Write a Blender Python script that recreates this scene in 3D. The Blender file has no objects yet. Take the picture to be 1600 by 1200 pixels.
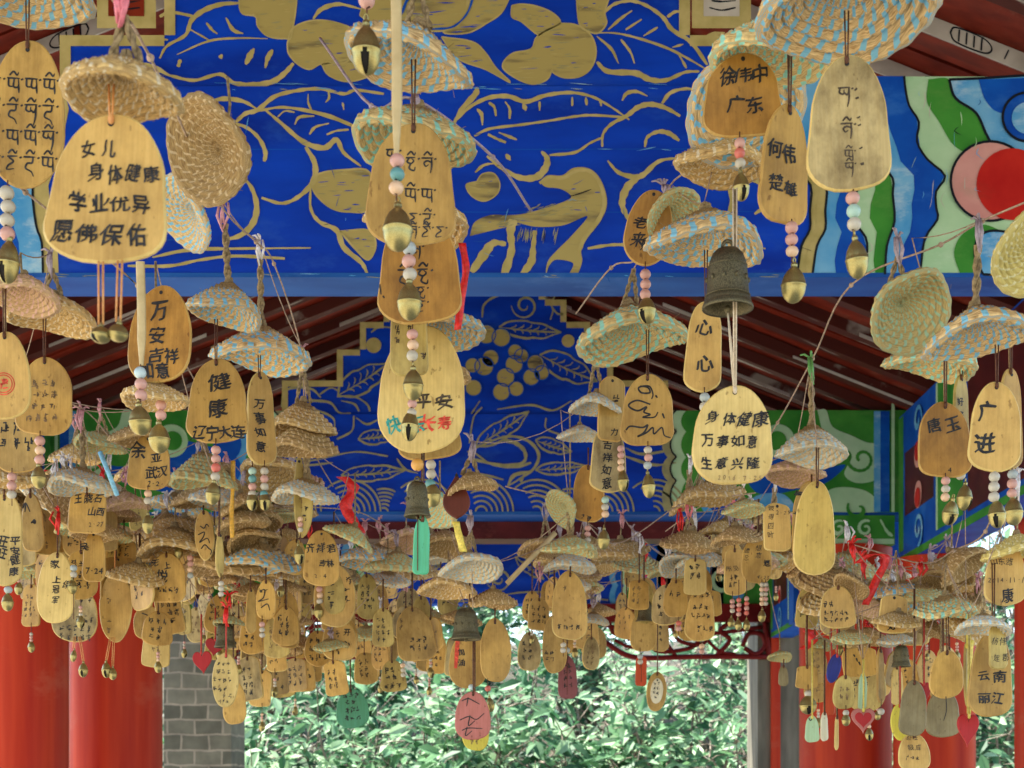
import bpy, math, random
from mathutils import Vector, Matrix, noise
from mathutils.geometry import tessellate_polygon
R = math.radians
sc = bpy.context.scene
COL = sc.collection
# ------------------------------------------------------------------ camera, world, sun, exposure
F, PX, PY, EYE = 2222.0, 825.0, 1212.0, 1.55      # focal length in photo pixels, principal point, eye height
cam = bpy.data.cameras.new("camera"); cam_o = bpy.data.objects.new("camera", cam); COL.objects.link(cam_o)
cam_o.location = (0, 0, EYE); cam_o.rotation_euler = (R(90), 0, 0)
cam.sensor_width = 36; cam.lens = F * 36 / 1600
cam.shift_x = (800 - PX) / 1600; cam.shift_y = (PY - 600) / 1600
cam.clip_start = 0.05; cam.clip_end = 500
cam.dof.use_dof = True; cam.dof.focus_distance = 1.7; cam.dof.aperture_fstop = 20
sc.camera = cam_o
SUN_EL, SUN_AZ = 62.0, 292.0          # azimuth from +Y, clockwise: high on the left, a little beyond
w = bpy.data.worlds.new("World"); sc.world = w; w.use_nodes = True
nt = w.node_tree; bg = nt.nodes["Background"]
sky = nt.nodes.new("ShaderNodeTexSky"); sky.sky_type = 'NISHITA'; sky.sun_disc = False
sky.sun_elevation = R(SUN_EL); sky.sun_rotation = R(SUN_AZ)
nt.links.new(sky.outputs[0], bg.inputs[0]); bg.inputs[1].default_value = 0.15
sl = bpy.data.lights.new("sun", 'SUN'); sl.energy = 5.0; sl.angle = R(0.5); sl.color = (1.0, 0.95, 0.86)
so = bpy.data.objects.new("sun", sl); COL.objects.link(so)
az = R(SUN_AZ); el = R(SUN_EL)
to_sun = Vector((math.sin(az) * math.cos(el), math.cos(az) * math.cos(el), math.sin(el)))
so.rotation_euler = (-to_sun).to_track_quat('-Z', 'Y').to_euler(); so.location = (0, 0, 30)
sc.view_settings.view_transform = 'Standard'; sc.view_settings.look = 'None'
sc.view_settings.exposure = 1.9; sc.view_settings.gamma = 1
sc.cycles.max_bounces = 8; sc.cycles.diffuse_bounces = 5
sc.cycles.use_denoising = True

rnd = random.Random(7)
# ------------------------------------------------------------------ helpers
def P(x, y, d):
    """a point at distance d from the camera plane, from its place in the photograph"""
    return Vector(((x - PX) / F * d, d, EYE + (PY - y) / F * d))

class MB:
    """collects faces, then links ONE mesh object"""
    def __init__(s): s.v = []; s.f = []; s.m = []; s.uv = []
    def add(s, vs, fs, m=0, uvs=None):
        b = len(s.v); s.v.extend([tuple(v) for v in vs])
        for i, f in enumerate(fs):
            s.f.append([b + k for k in f]); s.m.append(m if isinstance(m, int) else m[i])
            s.uv.append([uvs[k] for k in f] if uvs else None)
    def box(s, lo, hi, m=0):
        x0, y0, z0 = lo; x1, y1, z1 = hi
        s.add([(x0,y0,z0),(x1,y0,z0),(x1,y1,z0),(x0,y1,z0),(x0,y0,z1),(x1,y0,z1),(x1,y1,z1),(x0,y1,z1)],
              [(0,3,2,1),(4,5,6,7),(0,1,5,4),(1,2,6,5),(2,3,7,6),(3,0,4,7)], m)
    def tube(s, pts, r, m=0, n=6, caps=True):
        pts = [Vector(p) for p in pts]; rs = r if isinstance(r, (list, tuple)) else [r] * len(pts)
        vs = []; up = Vector((0, 1, 0.013))
        for i, p in enumerate(pts):
            t = (pts[min(i+1, len(pts)-1)] - pts[max(i-1, 0)])
            if t.length < 1e-9: t = Vector((0, 0, 1))
            t.normalize(); a = t.cross(up)
            if a.length < 1e-4: a = t.cross(Vector((1, 0, 0)))
            a.normalize(); b = t.cross(a)
            for k in range(n):
                q = 2 * math.pi * k / n
                vs.append(p + (a * math.cos(q) + b * math.sin(q)) * rs[i])
        fs = [(i*n+k, i*n+(k+1) % n, (i+1)*n+(k+1) % n, (i+1)*n+k) for i in range(len(pts)-1) for k in range(n)]
        if caps: fs += [tuple(range(n-1, -1, -1)), tuple((len(pts)-1)*n+k for k in range(n))]
        s.add(vs, fs, m)
    def lathe(s, prof, n=32, m=0, c=(0,0,0), skip=None, mats=None):
        vs = []; uv = []
        for j, (r, z) in enumerate(prof):
            for k in range(n):
                q = 2 * math.pi * k / n
                vs.append((c[0] + r*math.cos(q), c[1] + r*math.sin(q), c[2] + z))
        fs = []; ms = []
        for j in range(len(prof)-1):
            for k in range(n):
                if skip and skip(j, k): continue
                fs.append((j*n+k, j*n+(k+1) % n, (j+1)*n+(k+1) % n, (j+1)*n+k)); ms.append(mats[j] if mats else m)
        s.add(vs, fs, ms)
    def mesh(s, name, mats, smooth=False):
        me = bpy.data.meshes.new(name); me.from_pydata(s.v, [], s.f)
        for m in mats: me.materials.append(m)
        me.polygons.foreach_set("material_index", s.m)
        if smooth: me.polygons.foreach_set("use_smooth", [True] * len(s.f))
        if any(u for u in s.uv):
            ul = me.uv_layers.new(name="UVMap"); i = 0
            for f, u in zip(s.f, s.uv):
                for k in range(len(f)):
                    if u: ul.data[i].uv = u[k]
                    i += 1
        me.update(); return me
    def obj(s, name, mats, parent=None, smooth=False, loc=None):
        return link(name, s.mesh(name, mats, smooth), parent, loc)

def link(name, me, parent=None, loc=None):
    o = bpy.data.objects.new(name, me); COL.objects.link(o)
    if parent: o.parent = parent
    if loc is not None: o.location = loc
    return o
def tag(o, label, cat, group=None, kind=None):
    o["label"] = label; o["category"] = cat
    if group: o["group"] = group
    if kind: o["kind"] = kind
    return o
def empty(name, loc, label, cat, group=None):
    o = bpy.data.objects.new(name, None); COL.objects.link(o); o.location = loc; o.empty_display_size = .05
    return tag(o, label, cat, group)
def smooth_line(pts, k=6):
    """Catmull-Rom through 2D/3D points"""
    pts = [Vector(p) for p in pts]
    if len(pts) < 3: return [pts[0].lerp(pts[-1], i / k) for i in range(k + 1)]
    out = []; e = [pts[0]*2 - pts[1]] + pts + [pts[-1]*2 - pts[-2]]
    for i in range(1, len(e)-2):
        a, b, c, d = e[i-1], e[i], e[i+1], e[i+2]
        for j in range(k):
            t = j / k
            out.append(0.5*((2*b) + (c-a)*t + (2*a-5*b+4*c-d)*t*t + (3*b-a-3*c+d)*t**3))
    out.append(pts[-1]); return out

# ------------------------------------------------------------------ materials
def nmat(name, c1, c2=None, rough=.6, scale=8, stretch=(1,1,1), bump=.1, bscale=None, metal=0, spec=.4, contrast=(.35,.65), rand=False, detail=6, bdist=.002):
    m = bpy.data.materials.new(name); m.use_nodes = True; t = m.node_tree; N = t.nodes; L = t.links
    b = N["Principled BSDF"]; b.inputs["Roughness"].default_value = rough; b.inputs["Metallic"].default_value = metal
    b.inputs["Specular IOR Level"].default_value = spec
    tc = N.new("ShaderNodeTexCoord"); mp = N.new("ShaderNodeMapping"); mp.inputs["Scale"].default_value = stretch
    L.new(tc.outputs["Object"], mp.inputs[0])
    if rand:
        oi = N.new("ShaderNodeObjectInfo"); vm = N.new("ShaderNodeVectorMath"); vm.operation = 'SCALE'; cb = N.new("ShaderNodeCombineXYZ")
        for i in range(3): L.new(oi.outputs["Random"], cb.inputs[i])
        vm.inputs["Scale"].default_value = 31.0; L.new(cb.outputs[0], vm.inputs[0]); L.new(vm.outputs[0], mp.inputs["Location"])
    n = N.new("ShaderNodeTexNoise"); n.inputs["Scale"].default_value = scale; n.inputs["Detail"].default_value = detail
    L.new(mp.outputs[0], n.inputs[0])
    cr = N.new("ShaderNodeValToRGB"); e = cr.color_ramp.elements
    e[0].position, e[1].position = contrast; e[0].color = (*c1, 1); e[1].color = (*(c2 or c1), 1)
    L.new(n.outputs["Fac"], cr.inputs[0])
    out = cr.outputs[0]
    if rand:
        hs = N.new("ShaderNodeHueSaturation"); mr = N.new("ShaderNodeMapRange")
        mr.inputs["To Min"].default_value = .72; mr.inputs["To Max"].default_value = 1.12
        L.new(oi.outputs["Random"], mr.inputs["Value"]); L.new(mr.outputs[0], hs.inputs["Value"]); L.new(out, hs.inputs["Color"]); out = hs.outputs[0]
    L.new(out, b.inputs["Base Color"])
    if bump:
        bn = N.new("ShaderNodeTexNoise"); bn.inputs["Scale"].default_value = bscale or scale*3; bn.inputs["Detail"].default_value = 5
        L.new(mp.outputs[0], bn.inputs[0]); bp = N.new("ShaderNodeBump"); bp.inputs["Strength"].default_value = bump; bp.inputs["Distance"].default_value = bdist
        L.new(bn.outputs["Fac"], bp.inputs["Height"]); L.new(bp.outputs[0], b.inputs["Normal"])
    return m

def wood(name, c, dark=.62, grime=.25):
    """bamboo or thin wood with upright grain, dirty blotches and a tone of its own for every object"""
    m = bpy.data.materials.new(name); m.use_nodes = True; t = m.node_tree; N = t.nodes; L = t.links
    b = N["Principled BSDF"]; b.inputs["Roughness"].default_value = .48; b.inputs["Specular IOR Level"].default_value = .35
    tc = N.new("ShaderNodeTexCoord"); oi = N.new("ShaderNodeObjectInfo"); cb = N.new("ShaderNodeCombineXYZ"); vm = N.new("ShaderNodeVectorMath"); vm.operation = 'SCALE'
    vm.inputs["Scale"].default_value = 17
    for i in range(3): L.new(oi.outputs["Random"], cb.inputs[i])
    L.new(cb.outputs[0], vm.inputs[0])
    mp = N.new("ShaderNodeMapping"); mp.inputs["Scale"].default_value = (1, 1, .045); L.new(tc.outputs["Object"], mp.inputs[0]); L.new(vm.outputs[0], mp.inputs["Location"])
    g = N.new("ShaderNodeTexNoise"); g.inputs["Scale"].default_value = 420; g.inputs["Detail"].default_value = 4; L.new(mp.outputs[0], g.inputs[0])
    mp2 = N.new("ShaderNodeMapping"); mp2.inputs["Scale"].default_value = (1, 1, .6); L.new(tc.outputs["Object"], mp2.inputs[0]); L.new(vm.outputs[0], mp2.inputs["Location"])
    s = N.new("ShaderNodeTexNoise"); s.inputs["Scale"].default_value = 28; s.inputs["Detail"].default_value = 7; s.inputs["Roughness"].default_value = .65; L.new(mp2.outputs[0], s.inputs[0])
    r1 = N.new("ShaderNodeValToRGB"); r1.color_ramp.elements[0].position = .36; r1.color_ramp.elements[1].position = .62
    r1.color_ramp.elements[0].color = (c[0]*.90, c[1]*.87, c[2]*.80, 1); r1.color_ramp.elements[1].color = (*c, 1); L.new(g.outputs["Fac"], r1.inputs[0])
    r2 = N.new("ShaderNodeValToRGB"); r2.color_ramp.elements[0].position = .36; r2.color_ramp.elements[1].position = .60
    k = dark; r2.color_ramp.elements[0].color = (k, k*.92, k*.8, 1); r2.color_ramp.elements[1].color = (1, 1, 1, 1); L.new(s.outputs["Fac"], r2.inputs[0])
    mx = N.new("ShaderNodeMixRGB"); mx.blend_type = 'MULTIPLY'; mx.inputs[0].default_value = min(1, grime*2.2); L.new(r1.outputs[0], mx.inputs[1]); L.new(r2.outputs[0], mx.inputs[2])
    hs = N.new("ShaderNodeHueSaturation"); mr = N.new("ShaderNodeMapRange"); mr.inputs["To Min"].default_value = .86; mr.inputs["To Max"].default_value = 1.1
    L.new(oi.outputs["Random"], mr.inputs["Value"]); L.new(mr.outputs[0], hs.inputs["Value"]); L.new(mx.outputs[0], hs.inputs["Color"])
    # specks and knots
    k3 = N.new("ShaderNodeTexNoise"); k3.inputs["Scale"].default_value = 150; k3.inputs["Detail"].default_value = 3; L.new(mp2.outputs[0], k3.inputs[0])
    r3 = N.new("ShaderNodeValToRGB"); r3.color_ramp.elements[0].position = .66; r3.color_ramp.elements[1].position = .74
    r3.color_ramp.elements[0].color = (1, 1, 1, 1); r3.color_ramp.elements[1].color = (.42, .34, .26, 1); L.new(k3.outputs["Fac"], r3.inputs[0])
    m3 = N.new("ShaderNodeMixRGB"); m3.blend_type = 'MULTIPLY'; m3.inputs[0].default_value = .8; L.new(hs.outputs[0], m3.inputs[1]); L.new(r3.outputs[0], m3.inputs[2])
    L.new(m3.outputs[0], b.inputs["Base Color"])
    bp = N.new("ShaderNodeBump"); bp.inputs["Strength"].default_value = .18; bp.inputs["Distance"].default_value = .0006
    L.new(g.outputs["Fac"], bp.inputs["Height"]); L.new(bp.outputs[0], b.inputs["Normal"])
    return m
TONE = {k: wood("wood_" + k, c, dk, gr) for k, c, dk, gr in [
    ("pale", (.66, .41, .115), .58, .34), ("cream", (.74, .54, .185), .62, .3), ("honey", (.61, .365, .085), .52, .36), ("orange", (.51, .255, .045), .48, .38),
    ("brown", (.52, .335, .095), .5, .4), ("weathered", (.54, .41, .18), .38, .55), ("olive", (.56, .42, .125), .5, .42), ("yellow", (.62, .43, .10), .55, .34),
    ("lemon", (.72, .62, .08), .8, .1), ("jade", (.10, .50, .27), .8, .15), ("mint", (.42, .60, .36), .8, .2), ("teal", (.07, .28, .15), .7, .25), ("pink", (.50, .16, .13), .7, .25), ("plum", (.28, .08, .09), .7, .25),
    ("scarlet", (.56, .07, .015), .7, .2), ("red", (.42, .01, .012), .8, .15), ("chestnut", (.15, .028, .012), .5, .35), ("white", (.72, .68, .5), .8, .15), ("ash", (.32, .26, .13), .55, .4), ("indigo", (.02, .03, .25), .7, .2)]}
INK = {k: nmat("ink_" + k, c, tuple(x*2.2 + .035 for x in c), rough=.55, scale=220, bump=0, contrast=(.42, .80)) for k, c in [
    ("k", (.010, .008, .007)), ("f", (.15, .09, .035)), ("b", (.045, .028, .012)), ("t", (.02, .24, .20)), ("r", (.55, .05, .02)), ("w", (.75, .7, .6))]}

def straw(name, base, base2, stripe, amount, outer):
    """coiled straw rope: UV u runs round the hat, v from the rim (0) to the crown (1)"""
    m = bpy.data.materials.new(name); m.use_nodes = True; t = m.node_tree; N = t.nodes; L = t.links
    b = N["Principled BSDF"]; b.inputs["Roughness"].default_value = .75; b.inputs["Specular IOR Level"].default_value = .25
    uv = N.new("ShaderNodeTexCoord"); sp = N.new("ShaderNodeSeparateXYZ"); L.new(uv.outputs["UV"], sp.inputs[0])
    def mth(op, a, bb):
        n = N.new("ShaderNodeMath"); n.operation = op
        for i, x in enumerate((a, bb)):
            if isinstance(x, (int, float)): n.inputs[i].default_value = x
            else: L.new(x, n.inputs[i])
        return n.outputs[0]
    u, v = sp.outputs[0], sp.outputs[1]
    nz = N.new("ShaderNodeTexNoise"); nz.inputs["Scale"].default_value = 9; nz.inputs["Detail"].default_value = 3; L.new(uv.outputs["UV"], nz.inputs[0])
    wob = mth('MULTIPLY', nz.outputs["Fac"], .55)
    ph = mth('ADD', mth('ADD', mth('MULTIPLY', u, 19.0), mth('MULTIPLY', mth('FLOOR', mth('MULTIPLY', v, 8.0), 0), .31)), mth('ADD', wob, mth('MULTIPLY', v, 2.5)))
    fr = mth('FRACT', ph, 0)
    on = mth('LESS_THAN', fr, amount)
    tw = N.new("ShaderNodeTexNoise"); tw.inputs["Scale"].default_value = 1.0; tw.inputs["Detail"].default_value = 5
    cbx = N.new("ShaderNodeCombineXYZ"); L.new(mth('ADD', mth('MULTIPLY', u, 34), mth('MULTIPLY', v, 60)), cbx.inputs[0]); L.new(mth('MULTIPLY', v, 110), cbx.inputs[1]); L.new(cbx.outputs[0], tw.inputs[0])
    r = N.new("ShaderNodeValToRGB"); r.color_ramp.elements[0].position = .3; r.color_ramp.elements[1].position = .62
    r.color_ramp.elements[0].color = (*base2, 1); r.color_ramp.elements[1].color = (*base, 1); L.new(tw.outputs["Fac"], r.inputs[0])
    mx = N.new("ShaderNodeMixRGB"); L.new(on, mx.inputs[0]); L.new(r.outputs[0], mx.inputs[1]); mx.inputs[2].default_value = (*stripe, 1)
    # bare brown rope toward the crown
    cr = N.new("ShaderNodeValToRGB"); cr.color_ramp.elements[0].position = outer; cr.color_ramp.elements[1].position = outer + .12
    cr.color_ramp.elements[0].color = (0, 0, 0, 1); cr.color_ramp.elements[1].color = (1, 1, 1, 1)
    L.new(mth('ADD', v, mth('MULTIPLY', nz.outputs["Fac"], .1)), cr.inputs[0])
    rb = N.new("ShaderNodeValToRGB"); rb.color_ramp.elements[0].position = .3; rb.color_ramp.elements[1].position = .7
    rb.color_ramp.elements[0].color = (.17, .10, .035, 1); rb.color_ramp.elements[1].color = (.54, .36, .15, 1); L.new(tw.outputs["Fac"], rb.inputs[0])
    m2 = N.new("ShaderNodeMixRGB"); L.new(cr.outputs[0], m2.inputs[0]); L.new(mx.outputs[0], m2.inputs[1]); L.new(rb.outputs[0], m2.inputs[2])
    oi = N.new("ShaderNodeObjectInfo"); hs = N.new("ShaderNodeHueSaturation"); mr = N.new("ShaderNodeMapRange"); mr.inputs["To Min"].default_value = .8; mr.inputs["To Max"].default_value = 1.1
    L.new(oi.outputs["Random"], mr.inputs["Value"]); L.new(mr.outputs[0], hs.inputs["Value"]); L.new(m2.outputs[0], hs.inputs["Color"]); L.new(hs.outputs[0], b.inputs["Base Color"])
    bp = N.new("ShaderNodeBump"); bp.inputs["Strength"].default_value = .55; bp.inputs["Distance"].default_value = .003
    L.new(tw.outputs["Fac"], bp.inputs["Height"]); L.new(bp.outputs[0], b.inputs["Normal"])
    return m
S = (.72, .52, .24); S2 = (.40, .26, .10)
STRAW = {"blue": straw("straw_blue_stripe", (.90, .66, .32), (.40, .22, .075), (.24, .56, .74), .30, .56),
         "mint": straw("straw_mint_stripe", (.88, .67, .29), (.40, .24, .075), (.32, .68, .54), .30, .56),
         "natural": straw("straw_natural", (.84, .58, .23), (.33, .18, .055), (.78, .66, .44), .18, .66),
         "brown": straw("straw_brown", (.60, .40, .16), (.24, .13, .045), (.72, .54, .30), .16, .66),
         "cream": straw("straw_cream", (.88, .74, .48), (.44, .31, .15), (.50, .66, .70), .26, .62),
         "pinkish": straw("straw_pinkish", (.78, .54, .29), (.38, .21, .09), (.74, .48, .38), .26, .72),
         "lemon": straw("straw_lemon", (.80, .66, .22), (.55, .42, .12), (.82, .74, .40), .22, .95),
         "green": straw("straw_greenish", (.72, .55, .23), (.36, .25, .08), (.42, .60, .38), .28, .7)}
ROPE = nmat("jute_rope", (.16, .11, .055), (.40, .29, .14), rough=.85, scale=240, bump=.4, bdist=.001)
CORD = {"brown": nmat("brown_cord", (.07, .025, .012), (.14, .05, .02), rough=.7, scale=300, bump=0), "orange": nmat("orange_cord", (.62, .24, .07), (.75, .36, .12), rough=.6, scale=300, bump=0),
        "white": nmat("white_cord", (.62, .5, .34), (.75, .62, .44), rough=.6, scale=300, bump=0), "yellow": nmat("yellow_cord", (.62, .48, .06), (.75, .6, .15), rough=.5, scale=300, bump=0), "red": nmat("red_cord", (.5, .04, .03), rough=.6, scale=300, bump=0)}
TWINE = nmat("twine", (.28, .19, .12), (.5, .36, .26), rough=.8, scale=200, bump=0)
STRAP = nmat("hide_strap", (.50, .37, .17), (.62, .48, .24), rough=.55, scale=60, bump=.1)
TIE = {k: nmat("tie_" + k, c, tuple(min(1, x*1.5) for x in c), rough=.35, scale=260, bump=.2) for k, c in [("pink", (.50, .24, .25)), ("lilac", (.32, .25, .27)), ("white", (.6, .56, .55)), ("red", (.6, .02, .015)), ("green", (.12, .3, .08)), ("yellow", (.65, .5, .08)), ("gold", (.55, .30, .03)), ("blue", (.2, .45, .6)), ("hotpink", (.6, .16, .19))]}
BRASS = nmat("dull_brass", (.30, .25, .09), (.48, .40, .16), rough=.38, scale=60, metal=.85, bump=.05, spec=.5)
BRONZE = nmat("dark_bronze", (.07, .06, .035), (.19, .16, .085), rough=.42, scale=45, metal=.8, bump=.3, bdist=.003)
DARK = nmat("dark_hollow", (.012, .009, .006), rough=.9, bump=0)
BEAD = {k: nmat("bead_" + k, c, tuple(min(1, x*1.12) for x in c), rough=.32, scale=90, bump=.05) for k, c in [("p", (.58, .32, .26)), ("w", (.50, .45, .35)), ("t", (.12, .30, .29)), ("m", (.38, .55, .45)), ("o", (.72, .38, .09)), ("e", (.72, .48, .30)), ("g", (.38, .42, .40)), ("r", (.6, .15, .11)), ("l", (.42, .26, .44)), ("c", (.5, .62, .64))]}
# painted architecture
def worn(m, col, amt, scale=3.0, lo=.54, hi=.70):
    """faded and rubbed patches, with fine scuffs, in the paint itself"""
    t = m.node_tree; N = t.nodes; L = t.links; b = N["Principled BSDF"]; src = b.inputs["Base Color"].links[0].from_socket
    tc = N.new("ShaderNodeTexCoord"); mp = N.new("ShaderNodeMapping"); mp.inputs["Scale"].default_value = (.7, 1, 1.5); L.new(tc.outputs["Object"], mp.inputs[0])
    f = N.new("ShaderNodeTexNoise"); f.inputs["Scale"].default_value = scale; f.inputs["Detail"].default_value = 12; f.inputs["Roughness"].default_value = .72; L.new(mp.outputs[0], f.inputs[0])
    r = N.new("ShaderNodeMapRange"); r.inputs["From Min"].default_value = lo; r.inputs["From Max"].default_value = hi; r.inputs["To Max"].default_value = amt; L.new(f.outputs["Fac"], r.inputs["Value"])
    mx = N.new("ShaderNodeMixRGB"); L.new(r.outputs[0], mx.inputs[0]); L.new(src, mx.inputs[1]); mx.inputs[2].default_value = (*col, 1); L.new(mx.outputs[0], b.inputs["Base Color"]); return m
def paint(name, c, c2=None, rough=.5, scale=5, contrast=(.3, .7), stretch=(1, 1, 1), bump=.12):
    return nmat(name, c, c2 or tuple(x*1.3 for x in c), rough=rough, scale=scale, bump=bump, bscale=60, contrast=contrast, stretch=stretch, bdist=.0015, spec=.16)
BLUE = paint("blue_paint", (.0008, .027, .36), (.0020, .062, .64), scale=4, stretch=(.6, 1, 2.5))
BLUE_EDGE = paint("blue_edge_paint", (.006, .065, .33), (.018, .12, .47), scale=9, stretch=(.35, 1, 2))
GOLD = paint("gold_line", (.38, .325, .115), (.54, .465, .20), scale=26, rough=.42)
GOLDF = nmat("gold_leaf_brushed", (.10, .085, .06), (.42, .35, .12), rough=.42, scale=14, stretch=(.4, 1, 2.0), contrast=(.31, .46), bump=.2, bscale=70)
BLACK = paint("black_outline", (.008, .012, .02), scale=20)
LBLUE = paint("light_blue_paint", (.035, .29, .70), (.22, .52, .80), scale=12, contrast=(.3, .75)); MBLUE = paint("mid_blue_paint", (.002, .055, .42), (.005, .11, .58), scale=9)
LGREEN = paint("pale_green_paint", (.33, .60, .36), (.48, .72, .48), scale=9); GREEN = paint("green_paint", (.025, .20, .028), (.07, .33, .05), scale=9)
PINK = paint("pink_paint", (.58, .27, .26), (.70, .38, .36), scale=14); RED = paint("red_paint", (.45, .012, .012), (.6, .03, .02), scale=12)
DKRED = paint("dark_red_paint", (.11, .012, .006), (.25, .030, .013), scale=10, rough=.5, stretch=(1, 2.5, 1)); OFFW = paint("off_white_paint", (.42, .40, .36), (.62, .60, .55), scale=14)
MAROON = paint("maroon_paint", (.055, .008, .010), (.10, .014, .016), scale=10, rough=.4)
DULLG = paint("dull_green_line", (.24, .25, .15), (.38, .37, .19), scale=30)
COLRED = nmat("column_lacquer", (.34, .007, .002), (.60, .06, .015), rough=.5, spec=.2, scale=6, stretch=(2.4, 2.4, .14), contrast=(.28, .74), bump=.12, bscale=20, detail=9)  # upright orange streaks put the columns' highlights into the lacquer colour
for _m, _c, _a in ((BLUE, (.02, .10, .55), .55), (BLUE_EDGE, (.05, .16, .5), .5), (LBLUE, (.5, .7, .85), .6), (MBLUE, (.03, .16, .6), .5), (LGREEN, (.5, .72, .52), .6), (GREEN, (.10, .30, .06), .5), (PINK, (.5, .3, .26), .6), (RED, (.34, .03, .02), .5), (DKRED, (.26, .10, .07), .4), (COLRED, (.50, .09, .045), .5), (MAROON, (.2, .05, .04), .4)): worn(_m, _c, _a*(1.3 if _m is not BLUE else .8), 6.0 if _m is not COLRED else 3.0, .55, .66)
PMATS = [BLUE, GOLD, GOLDF, BLACK, LBLUE, MBLUE, LGREEN, GREEN, PINK, RED, DKRED, OFFW, BLUE_EDGE, DULLG, MAROON]
(iB, iG, iF, iK, iLB, iMB, iLG, iGR, iPK, iRD, iDR, iW, iE, iDG, iMR) = range(15)
# ------------------------------------------------------------------ painted ornament on real planes
class Painter:
    def __init__(s, mb, at, toward, step=.0012):
        s.mb, s.at, s.n, s.step, s.k = mb, at, Vector(toward), step, 0
    def pt(s, x, y, lay): return s.at(x, y) + s.n * (s.step * lay)
    def stroke(s, pts, w=6, m=iG, lay=2, taper=.5, k=6, tr=None):
        if tr: pts = [(tr[0] + x / tr[2], tr[1] + y / tr[2]) for x, y in pts]
        q = smooth_line([(x, y, 0) for x, y in pts], k); n = len(q); L = []; Rr = []
        s.k += 1; lay = lay + (s.k % 7) * .12
        for i, p in enumerate(q):
            t = q[min(i+1, n-1)] - q[max(i-1, 0)]; t = t.normalized() if t.length > 1e-6 else Vector((1, 0, 0))
            f = i / (n-1); ww = w * .5 * (1 - taper + taper * math.sin(math.pi * min(1, max(0, f)))**.6) * ((1 + .14*math.sin(i*1.7 + s.k) + .26*math.sin(f*5.3 + s.k*1.9)) if taper > .2 else 1)
            nn = Vector((-t.y, t.x, 0)) * ww
            a = p + nn; b = p - nn; L.append(s.pt(a.x, a.y, lay)); Rr.append(s.pt(b.x, b.y, lay))
        s.mb.add(L + Rr, [(i, i+1, n+i+1, n+i) for i in range(n-1)], m)
    def fill(s, pts, m=iF, lay=1, k=5, edge=None, tr=None, sm=True):
        if tr: pts = [(tr[0] + x / tr[2], tr[1] + y / tr[2]) for x, y in pts]
        if sm: q = smooth_line([(x, y, 0) for x, y in list(pts) + [pts[0]]], k)[:-1]
        else: q = [Vector((x, y, 0)) for x, y in pts]
        s.k += 1; l2 = lay + (s.k % 7) * .1
        tri = tessellate_polygon([q]); s.mb.add([s.pt(p.x, p.y, l2) for p in q], [tuple(t) for t in tri], m)
        if m == iF:   # dry-brush hairs left by the gilder
            xs = [p.x for p in q]; ys = [p.y for p in q]; A = (max(xs)-min(xs))*(max(ys)-min(ys))
            def inside(x, y):
                c = False
                for i in range(len(q)):
                    a, b = q[i-1], q[i]
                    if (a.y > y) != (b.y > y) and x < (b.x-a.x)*(y-a.y)/(b.y-a.y) + a.x: c = not c
                return c
            for i in range(int(min(70, A/70))):
                x = rnd.uniform(min(xs), max(xs)); y = rnd.uniform(min(ys), max(ys)); ln = rnd.uniform(.05, .22)*(max(xs)-min(xs)); dy = rnd.uniform(-.14, .06)*ln
                if inside(x, y) and inside(x+ln, y+dy): s.stroke([(x, y), (x+ln*.5, y+dy*.3), (x+ln, y+dy)], rnd.uniform(.5, 1.8)*(1 if A > 900 else .6), rnd.choice([iDG, iB, iG, iG, iDG]), lay + .8, .9, k=2)
        if edge: s.stroke([(p.x, p.y) for p in q] + [(q[0].x, q[0].y)], edge[0], edge[1], lay + 1.2, 0, k=1)
    def rect(s, x0, y0, x1, y1, m, lay=1): s.fill([(x0, y0), (x1, y0), (x1, y1), (x0, y1)], m, lay, sm=False)
    def ring(s, x, y, r, w, m=iG, lay=2, a0=0, a1=360, keep=None):
        pts = [(x + r*math.cos(R(a)), y - r*math.sin(R(a))) for a in range(int(a0), int(a1)+1, 12)]
        if keep:
            run = []
            for p in pts + [None]:
                if p and keep(*p): run.append(p)
                else:
                    if len(run) > 2: s.stroke(run, w, m, lay, .2, k=2)
                    run = []
        else: s.stroke(pts, w, m, lay, .25, k=2)
    def disc(s, x, y, r, m, lay=1, edge=None):
        s.fill([(x + r*math.cos(R(a)), y - r*math.sin(R(a))) for a in range(0, 360, 30)], m, lay, 3, edge)
    def spiral(s, x, y, r, w, m=iG, lay=2, turns=1.4, a0=0, flip=1):
        s.stroke([(x + flip * r*(1-.82*i/18)*math.cos(R(a0 + 360*turns*i/18)), y - r*(1-.82*i/18)*math.sin(R(a0 + 360*turns*i/18))) for i in range(19)], w, m, lay, .5, k=4)
    def leaf(s, x0, y0, x1, y1, wd, w=4, m=iG, lay=2, n=5, wavy=True):
        a = Vector((x0, y0, 0)); b = Vector((x1, y1, 0)); t = b - a; L = t.length; t.normalize(); nn = Vector((-t.y, t.x, 0))
        c = [a + t*L*f + nn*wd*h for f, h in ((0, 0), (.2, .75), (.45, 1), (.55, .86), (.72, .84), (.86, .4), (1, 0))]
        e = [a + t*L*f - nn*wd*h for f, h in ((0, 0), (.15, .7), (.4, .95), (.52, .8), (.7, .75), (.85, .35), (1, 0))]
        mid = [a, a + t*L*.5 + nn*wd*.12, b]
        for q in (c, e): s.stroke([(p.x, p.y) for p in q], w, m, lay, .3)
        s.stroke([(p.x, p.y) for p in mid], w*.8, m, lay, .5)
        for i in range(n):
            f = .18 + .62*i/n; p = a + t*L*f
            for sg in (1, -1):
                q = p + t*L*.09 + nn*wd*.62*sg*(1-abs(f-.45)); s.stroke([(p.x, p.y), ((p.x+q.x)/2 + t.x*3, (p.y+q.y)/2 + t.y*3), (q.x, q.y)], w*.55, m, lay, .8)
    def scallop(s, pts, w): return pts

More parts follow.
